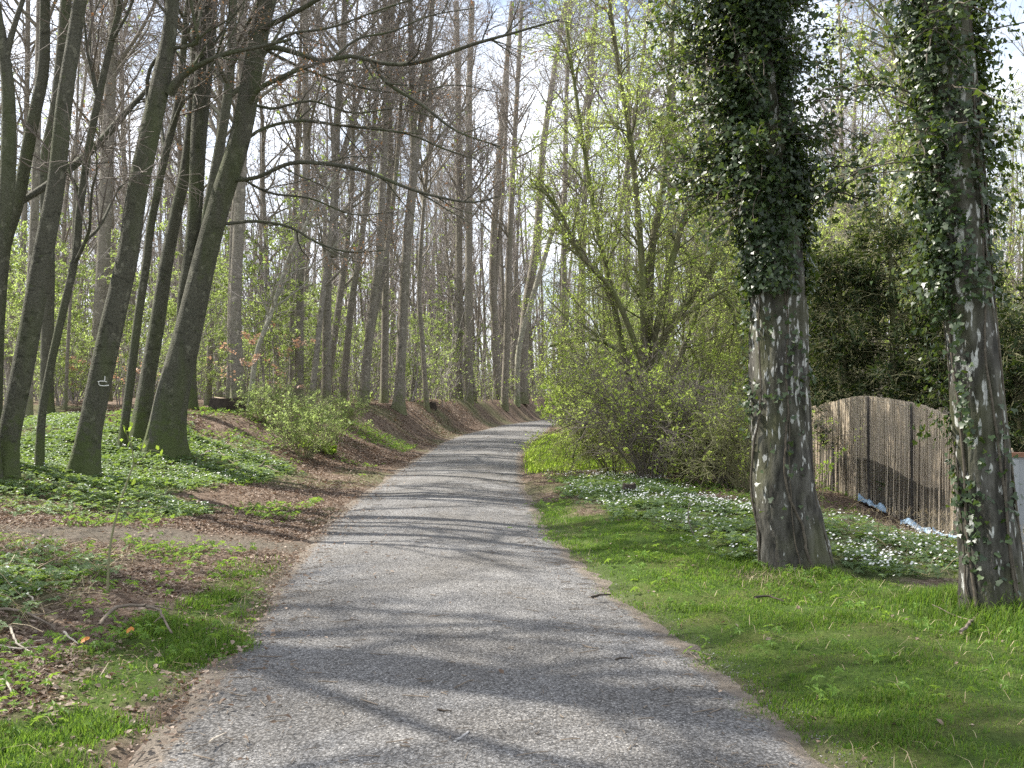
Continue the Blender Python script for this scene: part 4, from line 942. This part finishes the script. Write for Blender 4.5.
def plastic():
    rng = np.random.default_rng(95); lab = ['crumpled blue-white plastic strip at the fence foot, nearest big birch', 'middle piece of blue-white plastic strip at fence foot', 'blue-white plastic strip at fence foot, against right ivy-clad birch']
    fp = np.array([812, 834, 852, 870, 912, 950, 995]); fd = np.array([20.6, 19.9, 19.2, 18.5, 17.3, 16.3, 15.2])
    for j, (a, c) in enumerate([(858, 886), (900, 930), (932, 975)]):
        g = Geo(); n = 26; m = 7
        t = np.linspace(0, 1, n); px = a + (c - a) * t; dd = np.interp(px, fp, fd) - .42; X = (px - CX) / F * dd; Y = dd; wv = np.linspace(-.5, .5, m)
        XX = X[:, None] + wv[None] * .10; YY = Y[:, None] + wv[None] * .22
        ZZ = height(XX, YY) + .02 + .10 * vnoise(XX * 9, YY * 9, 0, 96 + j) + .06 * (1 - 4 * wv[None] ** 2)
        i = np.arange(n * m).reshape(n, m)
        V = np.stack([XX, YY, ZZ], -1).reshape(-1, 3); k = len(V); V2 = V - np.array([0, 0, .012])
        q = np.stack([i[:-1, :-1], i[:-1, 1:], i[1:, 1:], i[1:, :-1]], -1).reshape(-1, 4)
        g.add(np.concatenate([V, V2]), np.concatenate([q, q[:, ::-1] + k]))
        tag(g.build('plastic_sheet', M['bluefilm'], loc=(X[0], Y[0], gz(X[0], Y[0]))), lab[j], 'plastic sheet', 'strips of blue plastic along the fence')
plastic()
def grey_panel():
    d = 12.6; x = (1052 - CX) / F * d; z = gz(x, d); zt = EYE - (457 - HY) / F * d
    root = thing('garden_panel', (x, d, z), 'grey garden panel with rust-brown capping at the right edge', 'panel')
    w = 80 / F * d
    g = Geo(); g.box((x, d, (z + zt) / 2 - .05), (w, .05, zt - z + .1)); g.build('panel_board', M['greypanel'], root, False)
    g = Geo(); g.box((x, d, zt + .03), (w + .04, .12, .055)); g.build('capping', M['rust'], root, False)
    for sx in (-.5, 0, .5):
        g = Geo(); g.box((x + sx * w * .97, d - .05, (z + zt) / 2 - .06), (.06, .045, zt - z + .06)); g.build('batten', M['greypanel'], root, False)
grey_panel()

# ---------------------------------------------------------------- stumps, stone, sticks, saplings
def stump(px, py, w, hgt, label, rng, cut=True, d=None):
    x, dd = ground_at(px, py); d = d or dd; x = (px - CX) / F * d; z = gz(x, d); r = w * d / F / 2
    root = thing('tree_stump', (x, d, z), label, 'stump'); h = hgt * d / F
    P, R = smooth_line([np.array([x, d, z - .1]), np.array([x, d, z + h * .5]), np.array([x, d, z + h])], [r * 1.02, r, r * .98], .05)
    g = Geo(); trunk_geo(g, P, R, 28, .3, .10, rng, 0, .08); g.build('bark', M['darkwood'], root)
    g = Geo(); n = 28; a = np.arange(n) * 2 * math.pi / n; rr = r * (.93 + .04 * np.cos(3 * a))
    ring = np.stack([x + np.cos(a) * rr, d + np.sin(a) * rr, z + h + .012 + .02 * np.cos(2 * a)], -1)
    V = np.concatenate([ring, [[x, d, z + h - .01]]]); g.add(V, [[i, (i + 1) % n, n] for i in range(n)])
    lowr = ring.copy(); lowr[:, 2] -= .06; lowr[:, :2] = np.array([x, d]) + (lowr[:, :2] - np.array([x, d])) * .97
    g.add(np.concatenate([ring, lowr]), [[i, i + n, (i + 1) % n + n, (i + 1) % n] for i in range(n)])
    g.build('cut_top', M['cutwood'] if cut else M['darkwood'], root)
stump(228, 413, 30, 13, 'low dark sawn stump on the leafy slope right of the big beech', 3, d=23.5)
stump(629, 495, 13, 11, 'small dark broken stump at the edge of the anemones below the hazel', 5, False)
stump(431, 404, 9, 5, 'old low stump on the leafy bank left of the twin trunks', 8, True, d=42.5)

def sapling():
    x, d = ground_at(108, 594); z = gz(x, d); rng = np.random.default_rng(97)
    root = thing('young_sapling', (x, d, z), 'thin young sapling with few yellow-green leaves in the left foreground', 'sapling')
    P, R = smooth_line([P3(a, b, d) for a, b in [(108, 597), (111, 545), (120, 505), (131, 472), (134, 462), (131, 440), (132, 425)]], [.010, .009, .008, .006, .005, .0035, .002], .06)
    g = Geo(); g.tubes(P[None], R[None], 7)
    tw = [[(132, 467), (140, 462), (150, 450), (160, 452)], [(134, 462), (138, 455), (141, 449)], [(131, 445), (128, 438), (126, 430)]]; Qs = []
    for t in tw:
        a, b = smooth_line([P3(p, q, d - .02 * i) for i, (p, q) in enumerate(t)], np.linspace(.004, .0015, len(t)), .03); g.tubes(a[None], b[None], 5); Qs.append(a)
    g.build('stem', M['twig_green'], root)
    h = Geo(); pos = np.concatenate([q[-4:] for q in Qs] + [P[-10:]]); pos = pos[rng.integers(0, len(pos), 30)] + rng.normal(size=(30, 3)) * .02
    h.place(LEAF, LEAF_F, pos, frames(rng.normal(size=(30, 3)) + [0, 0, .8], .035 + .02 * rng.random(30), rng)); h.build('foliage', M['spring'], root)
sapling()
def sapling2():
    x, d = ground_at(690, 540); rng = np.random.default_rng(98); z = gz(x, d)
    root = thing('young_sapling', (x, d, z), 'single thin dark shoot standing in the white anemones left of big birch', 'sapling')
    P, R = smooth_line([P3(a, b, d) for a, b in [(696, 540), (690, 526), (688, 512), (690, 500)]], [.007, .006, .005, .002], .04); g = Geo(); g.tubes(P[None], R[None], 6)
    pos, D, rad, t, _ = spawn(P[None], R[None], 4, .3, .9, .5, .9, rng); g.tubes(grow(pos, D, np.full(4, .12), 3, .1, 0, rng), np.full((4, 4), .002), 4); g.build('stem', M['twig'], root)
sapling2()
def shoots():
    for j, (pts, lab) in enumerate([([(808, 492), (815, 478), (826, 463), (838, 452)], 'yellowish bramble shoot beside the base of big ivy-clad birch'), ([(822, 494), (824, 480), (832, 466), (845, 449)], 'arching yellow-leaved shoot in front of the reed fence')]):
        d = 12.5 + j; rng = np.random.default_rng(99 + j); x = (pts[0][0] - CX) / F * d; z = gz(x, d)
        root = thing('bramble_shoot', (x, d, z), lab, 'shoot')
        P, R = smooth_line([np.array([x, d, z - .02])] + [P3(a, b, d) for a, b in pts], [.006, .006, .005, .004, .002], .05); g = Geo(); g.tubes(P[None], R[None], 6); g.build('stem', M['twig_green'], root)
        h = Geo(); leaves_on(h, P[None], 70, .035, rng, spread=.02); h.build('foliage', M['spring'], root)
shoots()
def stick(pts, r, mat, label, name='fallen_stick', lift=.035, forks=2, seed=0, cat='stick'):
    rng = np.random.default_rng(seed); Q = []
    for i, (px, py) in enumerate(pts):
        x, d = ground_at(px, py); Q.append([x, d, max(gz(x, d), .0) + lift + (.05 if 0 < i < len(pts) - 1 and r > .012 else 0)])
    P, R = smooth_line(np.array(Q), np.linspace(r, r * .5, len(Q)), .06)
    P = P + rng.normal(size=P.shape) * r * .35
    g = Geo(); g.tubes(P[None], R[None], 7, cap=True)
    if forks:
        pos, D, rad, t, _ = spawn(P[None], R[None], forks, .3, .9, R_(25), R_(50), rng, .5); D[:, 2] = np.abs(D[:, 2]) * .5
        g.tubes(grow(pos, D, np.linalg.norm(P[-1] - P[0]) * (.2 + .2 * rng.random(forks)), 4, .1, 0, rng), np.linspace(rad * .7, rad * .3, 5).T, 5)
    tag(g.build(name, M[mat], loc=P[0]), label, cat)
stick([(100, 632), (118, 622), (142, 619), (160, 628), (172, 640)], .014, 'deadwood', 'arched dark fallen branch lying in the left foreground herbs', 'fallen_branch', .05, 3, 1, 'branch')
stick([(0, 614), (28, 620), (58, 631)], .012, 'deadwood', 'thin grey fallen stick running in from the left edge', seed=2)
stick([(38, 612), (26, 596), (20, 587)], .008, 'palewood', 'short pale bleached stick, upper of the foreground sticks at left', seed=3, forks=1)
stick([(12, 632), (18, 646), (34, 656)], .009, 'palewood', 'pale bent stick below the thin grey stick at left', seed=4, forks=1)
stick([(66, 634), (70, 642), (80, 648)], .009, 'palewood', 'short hooked pale stick beside the arched branch', seed=5, forks=0)
stick([(0, 688), (8, 694), (14, 700)], .009, 'palewood', 'small pale stick end at the left edge, lowest of the sticks', seed=6, forks=0)
stick([(0, 649), (22, 651), (44, 652)], .007, 'palewood', 'straight thin pale twig lying flat near the left edge', seed=7, forks=1)
stick([(592, 609), (600, 608), (610, 606)], .011, 'darkwood', 'dark twig lying on the gravel near the right path edge', seed=8, forks=0)
stick([(438, 728), (444, 730), (452, 732)], .006, 'darkwood', 'short dark twig on the gravel in the path centre foreground', seed=9, forks=0)
stick([(755, 602), (768, 600), (784, 605)], .010, 'darkwood', 'dark forked twig on the lawn below the big ivy-clad birch', seed=10, forks=2)
stick([(455, 706), (465, 700), (474, 697)], .004, 'deadwood', 'fine curved twig on the gravel, right of the path centre', seed=11, forks=1)
stick([(455, 762), (464, 757), (470, 752)], .008, 'stone', 'light twig at the bottom of the path', seed=12, forks=0)
stick([(210, 765), (218, 758), (226, 755)], .007, 'palewood', 'pale twig on the dirt at the lower left path edge', seed=13, forks=0)
stick([(615, 676), (625, 675), (632, 675)], .006, 'darkwood', 'dark straight twig on the right half of the path', seed=14, forks=0)
stick([(960, 640), (975, 622), (988, 612)],   .011, 'deadwood', 'grey root-like branch lying at the foot of right ivy-clad birch', 'fallen_branch', .05, 1, 15, 'branch')
stick([(195, 462), (215, 455), (238, 470)], .02, 'deadwood', 'grey fallen branch on the slope right of the double beech', 'fallen_branch', .04, 3, 16, 'branch')
stick([(240, 478), (262, 470), (280, 476)], .018, 'deadwood', 'grey fallen branch in leaf litter below the twiggy round shrub', 'fallen_branch', .04, 3, 17, 'branch')

# ---------------------------------------------------------------- ground cover
def cand(n, x0, x1, y0, y1, rng, near=True):
    """points more or less uniform over the ground, denser near the camera"""
    t = rng.random(n); y = (y0 ** -.3 + t * (y1 ** -.3 - y0 ** -.3)) ** (-1 / .3) if near else y0 + (y1 - y0) * t
    x = x0 + (x1 - x0) * rng.random(n); return x, y
def blades(name, label, x, y, hgt, wid, mat, rng, lean=.35, kind='stuff', cat='grass', lift=0.0):
    n = len(x); z = np.maximum(height(x, y), -.03) - .01 + lift; a = rng.random(n) * 6.283
    d = np.stack([np.cos(a), np.sin(a), np.zeros(n)], -1); side = np.stack([-np.sin(a), np.cos(a), np.zeros(n)], -1)
    b = np.stack([x, y, z], -1); l = lean * (.3 + 1.2 * rng.random(n))
    V = np.empty((n, 5, 3)); w = wid[:, None]; h = hgt[:, None]
    V[:, 0] = b - side * w; V[:, 1] = b + side * w
    m = b + d * (h * .35 * l[:, None]) + np.array([0, 0, 1]) * h * .6
    V[:, 2] = m + side * w * .75; V[:, 3] = m - side * w * .75
    V[:, 4] = b + d * (h * l[:, None]) + np.array([0, 0, 1]) * h * (1 - .25 * l[:, None])
    i = (np.arange(n) * 5)[:, None]; g = Geo()
    g.add(V.reshape(-1, 3), i + np.array([[0, 1, 2, 3]])); g.f.setdefault((3, 0), []).append(i + np.array([[3, 2, 4]]))
    tag(g.build(name, M[mat]), label, cat, kind=kind)
rng = np.random.default_rng(17)
# lawn on the right
x, y = cand(760000, -.5, 9, 3.6, 17, rng); w = grass_w(x, y) * sm((x - Rx(y) + .3) / .2)
tuft = fbm(x * 2.2, y * 2.2, 41); keep = rng.random(len(x)) < w * (.35 + .8 * sm((tuft - .3) / .35)) * (.3 + .7 * sm((fbm(x * 1.1, y * 1.1, 85) - .33) / .18)) * .85; x, y, tuft = x[keep], y[keep], tuft[keep]
xbd = np.minimum((x - xa) ** 2 + (y - da) ** 2, (x - xb) ** 2 + (y - db) ** 2)
blades('grass', 'mown green grass on the right verge of the path', x, y, (.018 + .034 * tuft ** 1.5 + .07 * np.exp(-xbd / .35) + .10 * np.exp(-((x - xb) ** 2 + (y - db) ** 2) / .25)) * (.5 + .9 * rng.random(len(x))), .0016 + .0014 * rng.random(len(x)) + y * .00016, 'grass', rng, .5)
# bright patch by the bend
x, y = cand(70000, -.2, 4.5, 19, 40, rng, False); w = grass_w(x, y); keep = rng.random(len(x)) < w * .8; x, y = x[keep], y[keep]
blades('grass', 'bright sunlit grass patch right of the path before the bend', x, y, .09 + .1 * rng.random(len(x)), .007 + .005 * rng.random(len(x)), 'spring', rng, .5)
# left foreground grass
x, y = cand(380000, -6, -.9, 3.4, 10, rng); w = grass_w(x, y); tuft = fbm(x * 2.5, y * 2.5, 43)
keep = rng.random(len(x)) < w * (.1 + 1.2 * sm((tuft - .35) / .3)) * .7; x, y, tuft = x[keep], y[keep], tuft[keep]
blades('grass', 'green tufted grass at the left foreground edge of the path', x, y, (.02 + .06 * tuft ** 1.5) * (.5 + .9 * rng.random(len(x))), .0018 + .0016 * rng.random(len(x)) + y * .00012, 'grass', rng, .5)
# dry straw among it
x, y = cand(60000, -7, 8, 3.6, 14, rng); u = Lx(y) - x; v = x - Rx(y)
w = np.maximum(np.clip(grass_w(x, y), 0, 1) * .10, sm((u - 1.2) / .5) * sm((10 - y) / 1) * .5 + sm((v - 3.5) / .6) * sm((y - 9.5) / 1) * .8)
w = np.maximum(w, np.exp(-((x - 2.18) ** 2 + (y - 8.75) ** 2) / .14) * 2.5); w *= (np.maximum(u, v) > 0)
keep = rng.random(len(x)) < w * sm((fbm(x * 1.4, y * 1.4, 45) - .3) / .3); x, y = x[keep], y[keep]
blades('dry_grass', 'dry straw-coloured grass lying in the verges', x, y, .03 + .08 * rng.random(len(x)), .0012 + .0014 * rng.random(len(x)), 'straw', rng, 1.8, lift=.01)

def litter():
    rng = np.random.default_rng(19); g = Geo()
    xs, ys = [], []
    for (n, x0, x1, y0, y1) in [(190000, -8, -1.0, 3.4, 14, ), (120000, -11, -1.8, 11, 26), (60000, -9, 2, 24, 50), (24000, -.5, 9, 3.6, 24), (9000, -22, -6, 12, 45)]:
        x, y = cand(n, x0, x1, y0, y1, rng, False); xs.append(x); ys.append(y)
    x = np.concatenate(xs); y = np.concatenate(ys); u = Lx(y) - x; v = x - Rx(y)
    p = fbm(x * .7, y * .7, 47); gw = grass_w(x, y); aw = anem_w(x, y); tr = trail(x, y)
    w = np.where(u > -.35, sm((u + .35) / .9) * (.25 + .9 * sm((p - .35) / .25)) * (1 - .9 * gw) * (1 - .75 * aw) * (1 - .82 * tr), 0)
    w = np.maximum(w, np.where(v > -.2, sm((v + .2) / .5) * (1 - .96 * gw) * (1 - .8 * aw) * .75 * sm((y - 9) / 4) + .03, 0))
    w = np.maximum(w, .008 + .05 * sm((np.maximum(u, v) + .55) / .5))
    keep = (rng.random(len(x)) < w); x, y = x[keep], y[keep]
    far = np.clip(y / 18, .7, 2.2)
    pos = np.stack([x, y, np.maximum(height(x, y), np.where(np.maximum(Lx(y) - x, x - Rx(y)) < 0, .02, -9)) + .006 + .016 * rng.random(len(x))], -1)
    nv = np.stack([rng.normal(size=len(x)) * .36, rng.normal(size=len(x)) * .36, np.ones(len(x))], -1)
    g.place(LEAF * np.array([1.1, 1, 2.0]), LEAF_F, pos, frames(nv, (.017 + .038 * rng.random(len(x)) ** 1.6) * far ** .6, rng))
    tag(g.build('leaf_litter', M['litter'], smooth=False), 'brown fallen beech leaves covering the slope and bank left of the path', 'leaf litter', kind='stuff')
    n = 9; p9 = [(85, 663), (130, 648), (22, 740), (128, 646), (84, 661), (60, 598), (180, 662), (88, 664), (132, 650)]
litter()

LOBE = np.array([[0, 0, 0], [.16, .38, .05], [.05, .62, .02], [-.12, .4, .05], ])
def rosette():
    V = []; Fq = []
    for j in range(6):
        a = j * 2 * math.pi / 6 + (j % 2) * .2; c, s = math.cos(a), math.sin(a); r = 1 if j % 2 else .8
        q = np.array([[0, .04, 0], [.22, .42, .06], [.02, 1.0, -.10], [-.22, .42, .06]]) * [r, r, 1]
        V += [[c * p[0] - s * p[1], s * p[0] + c * p[1], p[2]] for p in q]; Fq.append([4 * j + i for i in range(4)])
    return np.array(V), Fq
RV, RF = rosette()
def petals():
    V = []; Fq = []
    for j in range(6):
        a = j * math.pi / 3; c, s = math.cos(a), math.sin(a)
        q = np.array([[0, .0, 0], [.36, .55, .2], [0, 1, .3], [-.36, .55, .2]])
        V += [[c * p[0] - s * p[1], s * p[0] + c * p[1], p[2]] for p in q]; Fq.append([4 * j + i for i in range(4)])
    return np.array(V), Fq
PV, PF = petals()
def anemones():
    rng = np.random.default_rng(23)
    for (n, x0, x1, y0, y1, fl, lab) in [(62000, -.5, 8, 8, 20, .26, 'white wood anemones flowering between the lawn and the hazel thicket'), (130000, -13, -2.4, 4.8, 23, .05, 'carpet of wood anemones under the beeches left of the path')]:
        x, y = cand(n, x0, x1, y0, y1, rng, False); w = anem_w(x, y); keep = rng.random(len(x)) < w * (.25 + .9 * sm((fbm(x * 2.4, y * 2.4, 83) - .36) / .22)); x, y = x[keep], y[keep]; m = len(x)
        z = height(x, y); hh = .02 + .08 * rng.random(m); pos = np.stack([x, y, z + hh], -1)
        g = Geo(); g.place(RV, RF, pos, frames(np.stack([rng.normal(size=m) * .3, rng.normal(size=m) * .3, np.ones(m)], -1), (.034 + .022 * rng.random(m)) * (1 + .012 * y), rng), 0)
        c = sm((fbm(x * 1.1, y * 1.1, 49) - .38) / .2); f = rng.random(m) < fl * (.15 + 1.9 * c); k = f.sum()
        g.place(PV, PF, pos[f] + np.stack([np.zeros(k), np.zeros(k), .03 + .05 * rng.random(k)], -1), frames(np.stack([rng.normal(size=k) * .4 - .3, rng.normal(size=k) * .4, np.ones(k)], -1), .011 + .006 * rng.random(k), rng), 1)
        tag(g.build('wood_anemones', [M['anemone'], M['petal']], smooth=False), lab, 'flowers', kind='stuff')
anemones()
def herbs():
    rng = np.random.default_rng(29); g = Geo()
    x, y = cand(90000, -9, 7, 4, 30, rng, False); u = Lx(y) - x; v = x - Rx(y)
    p = fbm(x * .9, y * .9, 59); w = np.where(u > .4, sm((p - .5) / .1) * (.8), 0) * (1 - .8 * trail(x, y)) * (1 - .6 * grass_w(x, y)) + np.where(v > 1.5, sm((p - .48) / .1) * .5 * sm((y - 7) / 2), 0)
    w += grass_w(x, y) * .16 * sm((fbm(x * 1.6, y * 1.6, 87) - .4) / .15)
    w += np.where((u > .7) & (y < 9.8), .55, 0) * sm((p - .36) / .12)
    keep = rng.random(len(x)) < w; x, y = x[keep], y[keep]; m = len(x)
    hh = .01 + .08 * rng.random(m); pos = np.stack([x, y, height(x, y) + hh], -1)
    g.place(RV * np.array([1, 1, 1.5]), RF, pos, frames(np.stack([rng.normal(size=m) * .5, rng.normal(size=m) * .5, np.ones(m)], -1), .018 + .036 * rng.random(m), rng), 0)
    tag(g.build('ground_herbs', M['herb'], smooth=False), 'low green herbs scattered over the verges and slopes', 'ground cover', kind='stuff')
herbs()
def dead_stems():
    rng = np.random.default_rng(37); g = Geo(); x, y = cand(9000, -9, -1.6, 3.8, 10, rng, False); u = Lx(y) - x
    w = sm((u - 1.1) / .6) * sm((fbm(x * .8, y * .8, 63) - .35) / .2) * (1 - .8 * trail(x, y)); k = rng.random(len(x)) < w * .45; x, y = x[k], y[k]
    x2, y2 = cand(2600, 2.5, 8, 8.5, 15, rng, False); v = x2 - Rx(y2); k = rng.random(len(x2)) < sm((v - 2.6) / .6) * sm((fbm(x2, y2, 64) - .42) / .1); x = np.concatenate([x, x2[k]]); y = np.concatenate([y, y2[k]]); m = len(x)
    D = rng.normal(size=(m, 3)); D[:, 2] = .05 + .5 * np.abs(rng.normal(size=m)) ** 2
    Q = grow(np.stack([x, y, height(x, y) + .01], -1), D, .12 + .4 * rng.random(m) ** 2, 4, .15, 0, rng, .35); g.tubes(Q, np.full((m, 5), 1) * (.0012 + .002 * rng.random((m, 1))), 3)
    tag(g.build('dead_stems', M['straw']), 'tangle of dry dead stems lying in the left foreground and below the fence', 'dead stems', kind='stuff')
dead_stems()
for j, (px, py, lab) in enumerate([(85, 664, 'orange-brown fallen leaf in the left foreground, beside the pale hooked stick'), (130, 649, 'bright orange fallen leaf below the arched branch')]):
    x, d = ground_at(px, py); g = Geo(); rng = np.random.default_rng(j)
    g.place(LEAF, LEAF_F, np.array([[x, d, gz(x, d) + .13], [x + .02, d, gz(x, d) + .14]]), frames(np.array([[-.2, -.7, .8], [.4, -.5, .8]]), [.05, .038], rng))
    tag(g.build('orange_leaf', M['orange'], loc=(x, d, gz(x, d))), lab, 'leaf')
def debris():
    rng = np.random.default_rng(35); g = Geo(); n = 1500; y = 3.4 + 16 * rng.random(n) ** 1.5; l, r = Lx(y), Rx(y); t = rng.random(n); t = np.where(rng.random(n) < .55, np.where(t < .5, t * .35, 1 - (1 - t) * .35), t); x = l + (r - l) * t
    off = np.maximum(l - x, x - r); z = np.maximum(height(x, y), -.012 + .04 * sm(-off / 1.2) + (vnoise(x * 1.5, y * 1.5, 0, 53) - .5) * .02) + .006
    D = rng.normal(size=(n, 3)); D[:, 2] = 0; Q = grow(np.stack([x, y, z], -1), D, .03 + .13 * rng.random(n) ** 3, 3, .12, 0, rng); Q[..., 2] = z[:, None] + .003 * rng.random((n, 4))
    g.tubes(Q, np.full((n, 4), 1) * (.0012 + .0022 * rng.random((n, 1)) ** 2), 4)
    tag(g.build('twig_litter', M['deadwood'], smooth=False), 'tiny twig bits strewn over the gravel path', 'twig litter', kind='stuff')
debris()
def pebbles():
    rng = np.random.default_rng(33); g = Geo(); n = 60000
    y = 3.3 + 13 * rng.random(n) ** 1.7; l, r = Lx(y), Rx(y); x = l - .25 + (r - l + .5) * rng.random(n)
    off = np.maximum(l - x, x - r); k = rng.random(n) < sm((.3 - off) / .45) * (.35 + .9 * sm((fbm(x * 1.7, y * 1.7, 71) - .35) / .3)); x, y, off = x[k], y[k], off[k]; n = len(x)
    V = np.array([[1, 0, 0], [-1, 0, 0], [0, 1, 0], [0, -1, 0], [0, 0, .7], [0, 0, -.7]]) * .5
    Fq = [[0, 2, 4], [2, 1, 4], [1, 3, 4], [3, 0, 4], [2, 0, 5], [1, 2, 5], [3, 1, 5], [0, 3, 5]]
    s = .005 + .009 * rng.random(n) ** 2
    z = -.012 + .04 * sm(-off / 1.2) + (vnoise(x * 1.5, y * 1.5, 0, 53) - .5) * .02
    g.place(V, Fq, np.stack([x, y, np.where(off > -.4, np.maximum(height(x, y), z - .03), z) + .001], -1), frames(np.stack([rng.normal(size=n) * .4, rng.normal(size=n) * .4, np.ones(n)], -1), s, rng) * np.array([1.3, .8, .8])[None, None, :])
    tag(g.build('gravel_stones', M['chips'], smooth=False), 'loose small grey stones lying on the gravel path', 'gravel', kind='stuff')
pebbles()
